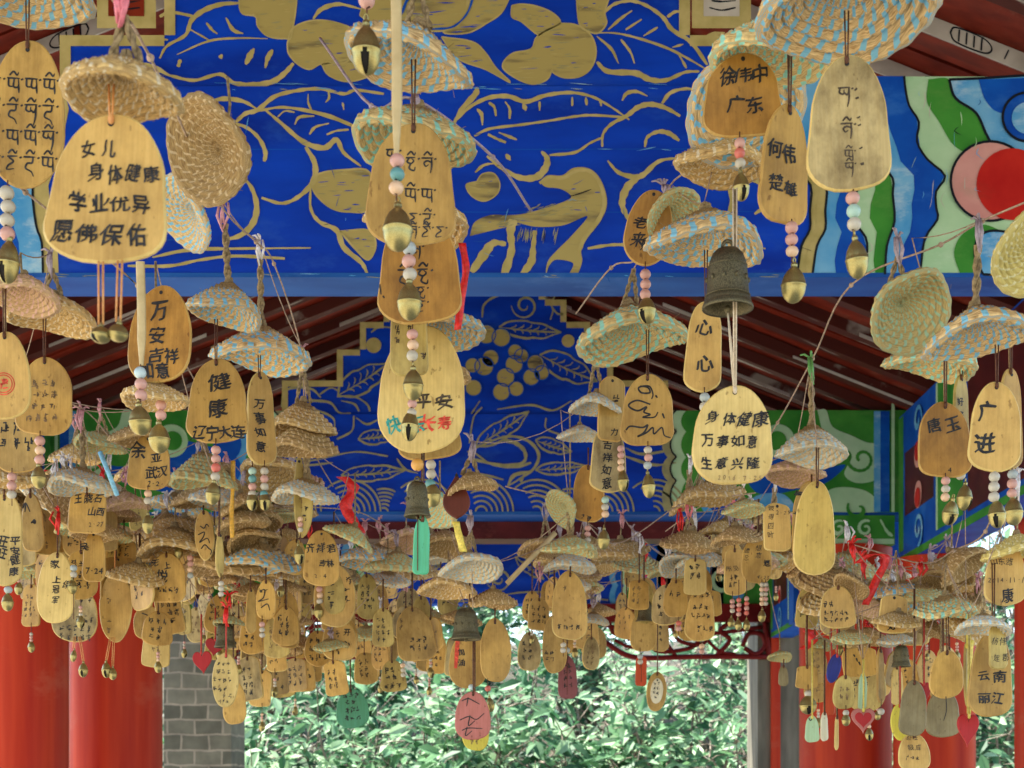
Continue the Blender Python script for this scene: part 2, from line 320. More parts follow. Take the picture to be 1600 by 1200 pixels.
def scal(x, ys, bulge, cusp=12):
    """a scalloped upright edge: lobes bulging between cusps"""
    out = []
    for a, b in zip(ys, ys[1:]):
        for i in range(8):
            f = i / 8; out.append((x - bulge * math.sin(math.pi * f)**.8, a + (b-a)*f))
    out.append((x, ys[-1])); return out

D1, D2, D3 = 3.2, 6.1, 9.3
C0 = (667 - PX) / F * D1                                # lateral middle of the corridor
ZB, ZT = EYE + (PY - 430) / F * D1, EYE + (PY - 132) / F * D1   # beam underside and top
HALF = 1.79
ZR = ZT + .40 * HALF
def plane(d): return lambda x, y: P(x, y, d)
DN = (0, -1, 0)

# ---- setting: paved floor, earth, hill, sky
g = MB(); g.box((-40, -30, -.3), (40, 60, -.02)); 
tag(g.obj("ground", [nmat("earth", (.22, .19, .13), (.34, .30, .22), rough=.9, scale=2, bump=.3)]), "bare earth ground under the shrubs around the pavilion", "ground", kind="structure")
fl = MB(); fl.box((-2.6, -6, -.02), (2.3, 10.2, .0))
tag(fl.obj("floor", [nmat("pale_flagstone", (.33, .29, .22), (.43, .39, .31), rough=.7, scale=3)]), "pale stone floor of the covered walk below the view", "floor", kind="structure")
hl = MB(); nx, ny = 46, 26; vs = []
for j in range(ny):
    for i in range(nx):
        x = -16 + 32*i/(nx-1); y = 13.5 + 22*j/(ny-1)
        z = -.05 + 4.6*(1 - math.exp(-(y-13.5)*.16)) + .28*noise.noise((x*.6, y*.6, 1)) * min(1, j/3)
        vs.append((x, y, z))
hl.add(vs, [(j*nx+i, j*nx+i+1, (j+1)*nx+i+1, (j+1)*nx+i) for j in range(ny-1) for i in range(nx-1)])
tag(hl.obj("hill", [nmat("hill_soil", (.022, .026, .013), (.085, .072, .045), rough=.95, scale=3, bump=.4)], smooth=True), "brown earth slope rising behind the green shrubs", "hillside", kind="structure")

# ---- beams
def beam_bands(p, d, first):
    pass
def beam_root(name, d, label):
    r = empty(name, (C0, d, ZB), label, "painted beam", "painted cross beams of the covered walk"); return r
def rel(o, r): o.location = o.location - r.location; o.parent = r
def add_part(mb, name, mats, root, smooth=False):
    o = mb.obj(name, mats, root, smooth)
    o.location = -root.location; return o

b1 = beam_root("painted_beam", D1, "near blue beam painted with gold leaves, flowers and a gold animal")
mb = MB(); mb.box((C0-2.02, D1, ZB), (C0+2.02, D1+.12, ZT-.004)); p = Painter(mb, plane(D1), DN)
mb.box((C0-2.02, D1-.004, ZB-.006), (C0+2.02, D1+.124, ZB+.004), iE)
# plank joints: thin grooves kept as narrow dark seams
for yy, x0, x1 in ((233, 60, 1280), (331, 560, 1250)): p.stroke([(x0, yy), ((x0+x1)/2, yy+1), (x1, yy-.5)], 1.3, iMB, 1, 0)
T1, T2, T3, T4 = (200, 0, 2.6075), (700, 120, 3.53), (800, 0, 4), (400, 0, 4)
for pts, wd in (([(325,425),(385,405),(470,415),(530,450)],6), ([(440,500),(480,465),(530,450),(600,395),(700,370),(790,365),(880,385),(930,370),(1043,385)],7),
                ([(530,455),(640,440),(800,470),(930,520)],6), ([(560,450),(620,500),(715,580),(800,605),(850,572),(880,625),(950,680)],7),
                ([(725,600),(762,670),(755,740),(700,800),(630,830),(545,808)],8), ([(400,510),(470,515),(530,560),(560,620),(556,660)],7),
                ([(440,700),(500,760),(525,840),(510,910),(460,960),(390,980)],8), ([(100,1050),(250,1020),(430,1015),(745,1012)],5), ([(0,1085),(170,1085),(300,1060),(440,1045),(640,1055)],6),
                ([(0,260),(90,270),(170,310)],6), ([(-120,500),(-60,440),(20,420)],6), ([(-90,640),(-110,760),(-60,860),(30,900)],7),
                ([(735,385),(735,420),(750,455)],3), ([(815,365),(820,400),(805,420)],3), ([(875,420),(880,450)],3), ([(610,480),(640,455),(680,460)],3), ([(680,510),(700,480),(760,475)],4), ([(740,550),(765,520),(820,505)],4), ([(810,550),(850,535),(900,530)],4),
                ([(745,760),(745,850),(780,905),(850,940),(880,1010),(950,1070),(975,1115)],7)): p.stroke(pts, wd, iG, 2, .55, tr=T1)
for pts in ([(745,750),(780,710),(880,695),(985,705),(985,850),(900,865),(830,850),(770,800)], [(865,945),(980,940),(1010,1000),(980,1060),(930,1020)]): p.fill(pts, iF, 1, tr=T1, edge=(3, iG))
for pts, wd in (([(50,240),(120,170),(220,120),(330,110),(430,140),(540,105),(680,90),(800,115),(900,170),(1000,240)],6), ([(145,330),(230,290),(400,268),(560,245),(700,222),(800,215),(960,225)],5),
                ([(850,390),(855,320),(900,265),(990,215),(1050,170),(1120,155),(1200,175),(1280,220)],7), ([(960,135),(985,95),(1040,85),(1100,110)],5), ([(1180,150),(1230,90),(1330,70),(1420,110)],6),
                ([(1085,390),(1100,335),(1160,305),(1220,315),(1275,355)],7), ([(880,465),(940,530),(1030,555),(1080,540),(1160,470),(1260,450)],7), ([(1050,555),(990,610),(960,690),(980,760),(1025,810)],11),
                ([(845,340),(780,370),(700,420),(560,435)],5), ([(215,440),(300,510),(400,560),(490,555),(540,500),(545,450),(515,415)],9), ([(150,530),(200,490),(270,480)],4), ([(770,950),(900,930),(1000,930)],6),
                ([(20,290),(70,190),(150,100),(160,60)],8), ([(160,180),(185,210),(190,270)],5), ([(225,145),(255,170),(265,220)],5), ([(315,140),(340,180),(340,235)],4), ([(415,150),(430,190)],6), ([(505,140),(505,190)],4), ([(685,115),(685,165)],4), ([(760,115),(765,160)],4), ([(840,130),(845,165)],4),
                ([(220,320),(270,345),(320,365)],5), ([(280,310),(330,330),(380,350)],4), ([(320,430),(345,465)],6), ([(1500,560),(1560,640),(1545,760),(1440,800)],9), ([(1500,400),(1600,430),(1700,400)],7), ([(1480,950),(1600,930),(1750,950)],6), ([(1650,560),(1740,600),(1760,700),(1690,760)],8)): p.stroke(pts, wd, iG, 2, .55, tr=T2)
p.fill([(160,580),(190,540),(250,535),(285,590),(270,650),(200,690),(130,660),(100,600)], iF, 1, tr=T2, edge=(2, iG))
p.fill([(505,580),(550,545),(630,545),(690,505),(770,505),(830,550),(870,640),(875,720),(840,800),(770,890),(735,960),(740,1020),(710,1095),(670,1090),(690,1030),(600,1010),(560,1040),(540,1090),(550,1020),(600,960),(680,880),(770,770),(640,820),(500,830),(400,810),(300,770),(400,760),(520,730),(640,690),(680,660),(620,620),(540,610)], iF, 1, tr=T2)
p.fill([(120,880),(150,800),(260,760),(380,790),(360,820),(280,840)], iF, 1, tr=T2)
p.stroke([(505,590),(560,560),(640,560),(700,525),(770,520),(820,560),(855,640),(860,720),(825,800),(755,890),(725,960)], 7, iG, 2, .4, tr=T2)
p.stroke([(665,665),(720,650),(790,625)], 1.6, iK, 3.5, .5, tr=T2)
for pts, wd in (([(130,1080),(200,980),(250,920),(320,925)],12), ([(360,790),(345,860),(350,960),(310,1090)],14), ([(480,850),(470,940),(460,1020),(410,1090)],10)): p.stroke(pts, wd, iG, 2, .3, tr=T2)
for i in range(46):     # short dry-brush hairs along the back and belly
    x = 300 + rnd.random()*400; y = 700 + rnd.random()*60 + (60 if x < 450 else 0); p.stroke([(x, y), (x-25-rnd.random()*30, y+6+rnd.random()*14)], 1.4, iDG, 2, .8, k=2, tr=T2)
for i in range(22):
    x = 390 + rnd.random()*220; y = 830 + rnd.random()*30; p.stroke([(x, y), (x-12, y+40+rnd.random()*30)], 1.6, iDG, 2, .8, k=2, tr=T2)
# right end of the near beam: scalloped bands, then the flower
E0 = [(1262,120),(1250,160),(1246,215),(1262,262),(1290,290),(1289,330),(1289,359),(1276,385),(1269,430)]
E1 = [(1345,120),(1336,160),(1342,200),(1362,240),(1352,270),(1338,300),(1330,340),(1352,372),(1354,400),(1351,430)]
E2 = [(1412,120),(1414,140),(1420,167),(1435,192),(1432,222),(1448,250),(1476,276),(1462,300),(1462,325),(1464,344),(1444,375),(1437,430)]
EM = [(1340,120),(1342,150),(1352,190),(1372,250),(1394,280),(1394,305),(1397,347),(1385,385),(1382,430)]
def band(p, A, B, m1, m2, split, lay, sgn=None):
    f = sgn or (lambda x: x)
    p.fill([(f(x), y) for x, y in A] + [(f(x), y) for x, y in reversed(B)], m1, lay, sm=False)
    n = 14
    def at(E, y):
        for (xa, ya), (xb, yb) in zip(E, E[1:]):
            if ya <= y <= yb: return xa + (xb-xa)*(y-ya)/max(1e-6, yb-ya)
        return E[-1][0] if y > E[-1][1] else E[0][0]
    y0, y1 = A[0][1], A[-1][1]; ys = [y0 + (y1-y0)*i/n for i in range(n+1)]
    mid = [(at(A, y) + (at(B, y)-at(A, y))*split + 3*math.sin(y*.09), y) for y in ys]
    p.fill([(f(x), y) for x, y in mid] + [(f(at(B, y)), y) for y in reversed(ys)], m2, lay+.8, sm=False)
    p.stroke([(f(x), y) for x, y in A], 3.6, iK, lay+2, 0, k=3)
def shift(E, dx): return [(x+dx, y) for x, y in E]
band(p, shift(E0, -24), E0, iG, iG, .5, 1)
band(p, E0, E1, iLB, iMB, .42, 1.2); band(p, E1, EM, iLG, iGR, .45, 1.4); band(p, EM, E2, iLB, iMB, .45, 1.6)
W1 = [(2020,120),(2020,430)]
p.fill([(x, y) for x, y in E2] + [(2020,430),(2020,120)], iLG, 1.2, sm=False)
p.stroke(E2, 3.6, iK, 3.4, 0, k=3)
p.fill([(1450,125),(1482,125),(1496,160),(1526,178),(1545,215),(1520,240),(1490,228),(1466,190),(1448,160)], iGR, 2.4)
p.fill([(1500,430),(1490,395),(1505,365),(1540,352),(1580,380),(1560,430)], iGR, 2.4)
p.fill([(1482,126),(1492,155),(1524,178),(1542,215),(1560,232),(1640,240),(1700,126)], iLB, 2.6, edge=(4, iK)); p.fill([(1528,126),(1540,160),(1570,180),(1660,180),(1690,126)], iMB, 3.8)
p.disc(1603,185,38,iMB,5,(4,iK)); p.disc(1604,187,25,iLB,6.5)
p.disc(1546,285,62,iPK,4.6,(4,iK)); p.disc(1580,290,56,iRD,6)
p.fill([(1535,430),(1522,400),(1530,370),(1560,362),(1620,380),(1640,430)], iLB, 3,edge=(4,iK))
for x, y, r, m in ((1700,300,70,iPK),(1730,310,55,iRD),(1850,250,60,iLB),(1850,250,40,iMB),(1930,380,50,iGR)): p.disc(x, y, r, m, 7 if m in (iRD, iMB) else 5, (4, iK))
# left end
L0 = [(70,120),(84,170),(70,240),(52,290),(57,352),(66,380),(68,430)]
LM = [(x-36, y) for x, y in L0]; L1 = [(x-90, y) for x, y in L0]; L2 = [(x-150, y) for x, y in L0]
p.fill(shift(L0, 24) + list(reversed(L0)), iG, 1, sm=False)
p.fill(L0 + list(reversed(LM)), iLB, 1.5, sm=False); p.fill(shift(LM, 14) + list(reversed(L1)), iMB, 1.2, sm=False); p.stroke(L0, 3.6, iK, 3.2, 0, k=3)
p.fill(L1 + list(reversed(L2)), iGR, 1.5, sm=False); p.fill(L2 + [(-420,430),(-420,120)], iLG, 1.2, sm=False); p.disc(-220,280,70,iPK,3,(4,iK)); p.disc(-250,280,50,iRD,5)
for i in range(70):   # scratches, hairline cracks and chips in the paint
    x = rnd.uniform(70, 1260); y = rnd.uniform(138, 425); a = rnd.gauss(0, .25) if rnd.random() < .75 else rnd.uniform(1.2, 1.9); ln = rnd.uniform(5, 34)
    p.stroke([(x, y), (x+ln*.5*math.cos(a), y+ln*.5*math.sin(a)+rnd.gauss(0, 1.2)), (x+ln*math.cos(a), y+ln*math.sin(a))], rnd.uniform(.5, 1.3), rnd.choice([iE, iE, iMB, iK, iLB, iE]), 3.6, .9, k=2)
for i in range(55):   # brush streaks and chips in the painted bands at the right end
    x = rnd.uniform(1290, 1900); y = rnd.uniform(135, 410); ln = rnd.uniform(6, 30)
    p.stroke([(x, y), (x+rnd.gauss(0, 3), y+ln*.5), (x+rnd.gauss(0, 4), y+ln)], rnd.uniform(.6, 1.8), rnd.choice([iE, iLG, iK, iW, iLB]), 9, .95, k=2)
for i in range(40):   # scuffs and chips of old paint along the plank edges
    x = 80 + rnd.random()*1150; y = rnd.choice([137, 139, 233, 429, 431]) + rnd.random()*3; p.stroke([(x, y), (x+6+rnd.random()*26, y+rnd.random()*2)], .8+rnd.random()*.8, iLB if rnd.random() < .5 else iDG, 4, .7, k=2)
add_part(mb, "beam_body", PMATS, b1)
# gable board above the near beam, its top edge stepped under the roof
def gable(d, label_part, root, steps, zt):
    m = MB(); prof = steps
    pts = [(C0 + x, z) for x, z in prof]; n = len(pts)
    y0, y1 = d + .012, d + .06
    tri = tessellate_polygon([[Vector((x, z, 0)) for x, z in pts]])
    m.add([(x, y0, z) for x, z in pts], [tuple(t) for t in tri], iB); m.add([(x, y1, z) for x, z in pts], [tuple(reversed(t)) for t in tri], iDR)
    m.add([(x, y0, z) for x, z in pts] + [(x, y1, z) for x, z in pts], [(i, (i+1) % n, n+(i+1) % n, n+i) for i in range(n)], iG)
    return m
sx = [(1.0, 0), (1.0, .30), (.80, .30), (.80, .36), (.62, .36), (.62, .46), (.36, .46), (.36, .56)]
# step positions measured on the gable of the second beam
S0 = [((990-742)/F*D2+.26, 0), ((1044-742)/F*D2, (640-598)/F*D2), ((958-742)/F*D2, (640-598)/F*D2), ((958-742)/F*D2, (640-540)/F*D2), ((922-742)/F*D2, (640-540)/F*D2), ((922-742)/F*D2, (640-497)/F*D2), ((885-742)/F*D2, (640-497)/F*D2), ((885-742)/F*D2, (640-462)/F*D2), (.30, (640-462)/F*D2), (.30, .58)]
S0[0] = (S0[1][0], -.004)
zz = [(x, ZT + z) for x, z in S0]
prof = zz + [(-x, z) for x, z in reversed(zz)]
m1 = gable(D1, "gable_board", b1, prof, ZT); p = Painter(m1, plane(D1+.012), DN)
for pts, wd in (([(130,70),(175,52),(265,68)],6), ([(130,240),(160,190),(235,145),(260,85),(310,45),(380,20),(455,15)],7), ([(200,225),(330,170),(450,158),(570,160)],3), ([(75,190),(95,160),(165,165)],5),
                ([(170,310),(270,330),(375,305),(430,340),(510,348),(590,335),(640,300),(675,260)],8), ([(400,75),(430,125),(470,140)],5), ([(320,95),(345,125),(365,140)],4), ([(250,120),(330,165)],3), ([(515,200),(500,225),(480,265)],8), ([(590,205),(570,240),(560,280)],7), ([(215,245),(205,275)],7), ([(385,225),(375,240)],6), ([(755,80),(790,40),(860,20),(950,40)],6)): p.stroke(pts, wd, iG, 2, .55, tr=T1)
for pts in ([(455,-60),(460,50),(520,70),(530,110),(570,150),(640,160),(668,140),(672,-60)], [(650,180),(670,120),(740,88),(830,90),(930,130),(940,200),(880,260),(790,262),(740,285),(690,262),(655,220)], [(790,265),(820,310),(900,335),(1000,300),(950,240)]): p.fill(pts, iF, 1, tr=T1, edge=(2.5, iG))
for pts in ([(650,100),(780,-200),(1320,-200),(1300,110),(1200,190),(1050,200),(800,200)], [(1330,-150),(1600,-150),(1550,60),(1440,150),(1320,210),(1170,205),(1300,120)], [(1160,235),(1350,265),(1430,330),(1500,430),(1590,520),(1440,440),(1260,370)]): p.fill(pts, iF, 1, tr=T4, edge=(2.5, iG))
for pts, wd in (([(580,80),(640,30),(740,10),(840,40),(940,110),(1000,190),(1120,270),(1220,410)],7), ([(500,210),(640,210),(780,240),(960,300),(1100,370),(1220,440)],3.5), ([(530,390),(600,450),(770,460),(860,500),(960,505),(1080,455),(1170,450)],8), ([(970,110),(1030,75),(1110,100)],6), ([(1185,265),(1240,220),(1330,210)],5),
                ([(600,190),(680,120),(750,70)],4), ([(710,190),(810,125)],4), ([(820,230),(910,175)],4), ([(530,230),(620,310),(665,400)],4), ([(680,250),(740,330),(765,400)],4), ([(1040,340),(1090,430)],4), ([(1000,300),(1070,280)],3)): p.stroke(pts, wd, iG, 2, .55, tr=T3)
for pts in ([(0,40),(60,30),(160,45),(260,90),(300,150),(200,200),(160,220),(60,140),(0,110)], [(300,150),(400,160),(490,220),(525,320),(500,420),(430,480),(330,490),(260,460),(250,440),(220,500),(130,530),(20,490),(-60,420),(0,340),(120,310),(160,230)], [(400,-60),(600,-60),(580,80),(590,150),(540,210),(480,200),(420,150)]): p.fill(pts, iF, 1, tr=T3, edge=(2.5, iG))
p.stroke([(900,110),(1000,-40),(1320,-60),(1335,60),(1240,170),(1100,190)], 4, iMB, 4, .3, tr=T4)
for xc, inner in ((198, iDR), (1127, iW)):
    p.rect(xc-46, -60, xc+46, 45, iG, 2); p.rect(xc-28, -60, xc+28, 27, inner, 3.4)
    for i in range(5): p.stroke([(xc-22+rnd.random()*10, -30+i*11), (xc, -36+i*12+rnd.random()*8), (xc+22, -30+i*11)], 3, iK, 4.6, .5)
def px_border(p, d, off, wpx):
    q = [((C0 + x)/d*F + PX, PY - (z-EYE)/d*F) for x, z in prof]
    for (xa, ya), (xb, yb) in zip(q, q[1:]):
        mx, my = (C0/d*F + PX), 0
        t = Vector((xb-xa, yb-ya, 0)); L = t.length
        if L < .5: continue
        t.normalize(); inn = Vector((-t.y, t.x, 0))
        if inn.dot(Vector((mx - xa, PY*.3 + 200 - ya, 0))) < 0: inn = -inn
        a = Vector((xa, ya, 0)); b = Vector((xb, yb, 0)); o1 = inn*(wpx*.5)
        u = a + o1 - t*wpx*.0; v = b + o1 + t*wpx*.0
        p.stroke([(u.x, u.y), (v.x, v.y)], wpx, iG, 2.6, 0, k=2)
px_border(p, D1+.012, 0, 17)
for i in range(16):
    x = 80 + rnd.random()*1150; p.stroke([(x, 131+rnd.random()*3), (x+8+rnd.random()*30, 132+rnd.random()*3)], 1.0, iLB, 4, .7, k=2)
add_part(m1, "gable_board", PMATS, b1)

# ---- second beam
b2 = beam_root("painted_beam", D2, "middle blue beam with gold waves, leaves and green scroll ends")
mb = MB(); mb.box((C0-1.86, D2, ZB), (C0+1.86, D2+.16, ZT-.004)); p = Painter(mb, plane(D2), DN, .0022)
mb.box((C0-1.86, D2-.006, ZB-.008), (C0+1.86, D2+.165, ZB+.006), iE)
Q3, Q4 = (420, 440, 3), (720, 440, 3)
def waves(p, y, xs, r0, m=iDG, w=3.0):
    cs = [(x, r0 * (1 if i % 2 == 0 else .72)) for i, x in enumerate(xs)]
    for i, (x, r) in enumerate(cs):
        def keep(px, py, i=i):
            if py > y: return False
            return all(i == j or (r2 <= cs[i][1] and j > i) or (px-x2)**2 + (py-y)**2 > (r2+1)**2 for j, (x2, r2) in enumerate(cs) if r2 > cs[i][1] or j < i)
        for k in range(6): p.ring(x, y, r - k*r*.165, w, m, 2, 0, 180, keep)
waves(p, 800, [452, 497, 545, 600, 660, 705, 752, 795, 838, 890, 940, 985, 1022], 50)
for pts, wd in (([(400,630),(390,700),(320,740)],3.5), ([(410,640),(460,670),(510,650)],3), ([(220,600),(300,640),(310,690)],3), ([(70,820),(200,840),(400,800),(560,820)],3), ([(70,850),(180,862),(300,850)],3), ([(600,830),(640,880),(700,900)],3)): p.stroke(pts, wd, iDG, 2, .4, tr=Q3)
p.leaf(420+340/3, 440+910/3, 420+640/3, 440+885/3, 13, 3.2, iDG); p.leaf(420+420/3, 440+740/3, 420+600/3, 440+715/3, 12, 3, iDG)
p.leaf(720+70/3, 440+775/3, 720+320/3, 440+610/3, 15, 3.2, iDG); p.leaf(720+350/3, 440+745/3, 720+520/3, 440+800/3, 11, 3, iDG); p.leaf(720+350/3, 440+885/3, 720+590/3, 440+865/3, 10, 3, iDG)
for pts, wd in (([(30,800),(200,730),(310,745),(365,810),(340,880),(270,930),(220,960)],4), ([(200,745),(260,760),(300,800),(290,850),(180,860),(40,830)],6), ([(60,800),(150,860),(260,870),(330,850)],4), ([(220,960),(250,910),(330,890)],5), ([(280,940),(300,900)],4), ([(400,640),(400,690),(470,720)],3), ([(770,780),(850,810),(990,790)],4), ([(770,820),(900,860),(1010,850)],4), ([(40,760),(60,640),(100,590)],3), ([(0,900),(100,905),(200,930)],3)): p.stroke(pts, wd, iDG, 2, .4, tr=Q4)
# painted ends (right, then the same mirrored on the left)
for f in (lambda x: x, lambda x: 1484 - x):
    ys = [642, 675, 715, 752, 801]
    A = scal(1056, ys, 9); 
    p.fill([(f(x-13), y) for x, y in A] + [(f(x), y) for x, y in reversed(A)], iDG, 2, sm=False)
    p.fill([(f(x), y) for x, y in A] + [(f(1110), 801), (f(1110), 642)], iLG, 1.4, sm=False)
    B = scal(1072, ys, 8); p.fill([(f(x), y) for x, y in B] + [(f(1130), 801), (f(1130), 642)], iGR, 2.2, sm=False)
    Cc = scal(1100, ys, 8); p.fill([(f(x), y) for x, y in Cc] + [(f(1150), 801), (f(1150), 642)], iLB, 3, sm=False)
    Dd = scal(1114, ys, 8); p.fill([(f(x), y) for x, y in Dd] + [(f(1240), 801), (f(1240), 642)], iMB, 3.8, sm=False); p.stroke([(f(x), y) for x, y in A], 2.4, iK, 4.5, 0, k=2)
    p.rect(min(f(1150), f(1418)), 642, max(f(1150), f(1418)), 801, iGR, 4.4)
    p.fill([(f(x), y) for x, y in [(1276,642),(1290,642),(1300,668),(1330,682),(1352,692),(1376,700),(1374,745),(1340,756),(1318,742),(1330,715),(1318,700),(1290,690)]], iLG, 5.4)
    p.spiral(f(1345), 718, 24, 6, iGR, 7, 1.2, 150, 1 if f(1) == 1 else -1)
    p.fill([(f(x), y) for x, y in [(1272,800),(1290,770),(1315,762),(1352,768),(1376,790),(1368,801)]], iLG, 5.4); p.spiral(f(1340), 796, 18, 6, iGR, 7, .8, 150, 1 if f(1) == 1 else -1)
    p.fill([(f(x), y) for x, y in [(1150,700),(1205,690),(1235,720),(1290,730),(1320,728),(1290,755),(1250,765),(1180,770)]], iMB, 5.6)
    p.fill([(f(x), y) for x, y in [(1165,800),(1180,776),(1220,772),(1240,790),(1236,800)]], iLB, 5.8)
    p.disc(f(1215), 690, 26, iLG, 5.5); p.disc(f(1213), 690, 15, iGR, 6.6)
    p.rect(min(f(1364), f(1376)), 644, max(f(1364), f(1376)), 801, iLB, 8); p.rect(min(f(1374), f(1388)), 644, max(f(1374), f(1388)), 801, iMB, 8.6); p.rect(min(f(1391), f(1396)), 620, max(f(1391), f(1396)), 801, iLG, 9)
add_part(mb, "beam_body", PMATS, b2)
m2 = gable(D2, "gable_board", b2, prof, ZT); p = Painter(m2, plane(D2+.012), DN, .0022)
px_border(p, D2+.012, 0, 9.5)
p.leaf(720+180/3, 440+215/3, 720+470/3, 440+240/3, 14, 3.2, iDG); p.leaf(720+370/3, 440+345/3, 720+640/3, 440+470/3, 20, 3.2, iDG); p.leaf(420+325/3, 440+535/3, 420+560/3, 440+385/3, 20, 3.2, iDG)
p.spiral(720+300/3, 440+115/3, 21, 3.2, iDG, 2, 1.5, 180); p.stroke([(100,170),(110,110),(170,70),(280,55),(390,75),(430,130),(420,180)], 3, iDG, 2, .3, tr=Q4); p.stroke([(440,70),(425,110),(450,150),(480,155)], 3, iDG, 2, .3, tr=Q4)
for pts, wd in (([(60,590),(70,530),(110,500),(200,505),(245,545)],3.6), ([(150,560),(220,560),(290,570),(330,615),(385,618)],3.6), ([(320,540),(400,540),(460,575),(475,610)],3.4), ([(340,560),(400,575),(425,610)],3), ([(480,240),(520,215),(600,220)],3), ([(240,530),(290,500),(330,515)],3)): p.stroke(pts, wd, iDG, 2, .4, tr=Q3)
for x, y in ((60,255),(120,250),(190,265),(255,330),(285,350),(250,390),(140,360),(110,400),(55,395),(350,385),(380,430),(330,450),(210,450),(260,505),(190,520),(60,500)): p.disc(720+x/3, 440+y/3, 11 + rnd.random()*4, iF, 1.6, (1.6, iMB))
p.disc(720+503/3, 440+280/3, 10, iG, 2); p.disc(420+492/3, 440+300/3, 12, iG, 2)
p.stroke([(90,560),(40,640),(30,700)], 3, iDG, 2, .3, tr=Q4); p.stroke([(170,600),(330,580),(430,605),(520,560)], 3, iDG, 2, .3, tr=Q4)
add_part(m2, "gable_board", PMATS, b2)
tb = MB(); tb.box((C0-1.40, D2+.155, EYE + (PY-842)/F*(D2+.155)), (C0+1.40, D2+.30, ZB-.009))
tag(tb.obj("tie_beam", [MAROON]), "plain dark red tie beam right under the middle painted beam", "beam")

for sg, lab in ((1, "green painted end bracket with pale scrolls under the middle beam, right"), (-1, "green painted end bracket with pale scrolls under the middle beam, left")):
    f = (lambda x: x) if sg > 0 else (lambda x: 1484 - x)
    bk = MB(); xa, xb = sorted((P(f(1215), 0, D2).x, P(f(1398), 0, D2).x)); bk.box((xa, D2-.004, P(0, 851, D2).z), (xb, D2+.15, ZB-.010), iGR); p = Painter(bk, plane(D2-.004), DN, .0022)
    p.rect(min(f(1217), f(1397)), 842, max(f(1217), f(1397)), 850, iLG, 1)
    for x in (1262, 1310, 1352): p.spiral(f(x), 826, 13, 5, iLG, 2, 1.2, 60, sg)
    p.stroke([(f(1375), 812), (f(1385), 830), (f(1394), 838)], 5, iLG, 2)
    tag(bk.obj("end_bracket", PMATS), lab, "painted bracket")
    bk = MB(); xa, xb = sorted((P(f(1240), 0, D2+.35).x, P(f(1288), 0, D2+.35).x)); bk.box((xa, D2+.35, P(0, 972, D2+.35).z), (xb, D2+.47, P(0, 853, D2+.35).z), iMB); p = Painter(bk, plane(D2+.35), DN, .0022)
    p.spiral(f(1260), 900, 15, 6, iLB, 2, 1.3, 90, sg); p.spiral(f(1262), 935, 14, 6, iLB, 2, 1.3, 270, sg); p.rect(min(f(1241), f(1287)), 958, max(f(1241), f(1287)), 970, iLB, 1); p.rect(min(f(1241), f(1287)), 966, max(f(1241), f(1287)), 971, iLG, 2)
    tag(bk.obj("scroll_bracket", PMATS), "small blue bracket with light blue scrolls %s" % ("beside the right brick pier" if sg > 0 else "behind the crowded left cluster"), "painted bracket")

# ---- third beam
b3 = beam_root("painted_beam", D3, "far blue beam with thin gold scrolls, lowest in the view")
mb = MB(); mb.box((C0-1.8, D3, ZB), (C0+1.8, D3+.16, ZT-.004)); p = Painter(mb, plane(D3), DN, .003)
for f in (lambda x: x, lambda x: 1540 - x):
    ys = [838, 862, 888, 915, 950]
    for x0, x1, m, ly in ((957, 990, iLB, 1), (966, 985, iMB, 2), (975, 1010, iLG, 2.6), (984, 1010, iGR, 3.2), (996, 1030, iLB, 3.8), (1008, 1040, iMB, 4.4), (1030, 1180, iGR, 5)):
        A = scal(x0, ys, 5); p.fill([(f(x), y) for x, y in A] + [(f(x1+90), 950), (f(x1+90), 838)], m, ly, sm=False)
    for x, y in ((1080, 870), (1130, 910), (1170, 865)): p.spiral(f(x), y, 20, 6, iLG, 6, 1.2, 90); p.disc(f(x+22), y+18, 10, iLB, 6)
for x, y, r in ((600, 920, 18), (700, 870, 22), (780, 905, 20), (860, 880, 18), (925, 920, 17), (620, 868, 15), (935, 865, 14)): p.spiral(x, y, r, 3.2, iDG, 2, 1.5, 200)
p.stroke([(575,938),(650,925),(720,940),(830,925),(950,938)], 3, iDG, 2, .3); p.leaf(640, 900, 690, 880, 9, 2.6, iDG); p.leaf(805, 870, 850, 905, 9, 2.6, iDG); p.leaf(880, 930, 915, 880, 9, 2.6, iDG)
add_part(mb, "beam_body", PMATS, b3)
m3 = gable(D3, "gable_board", b3, prof, ZT); add_part(m3, "gable_board", PMATS, b3)

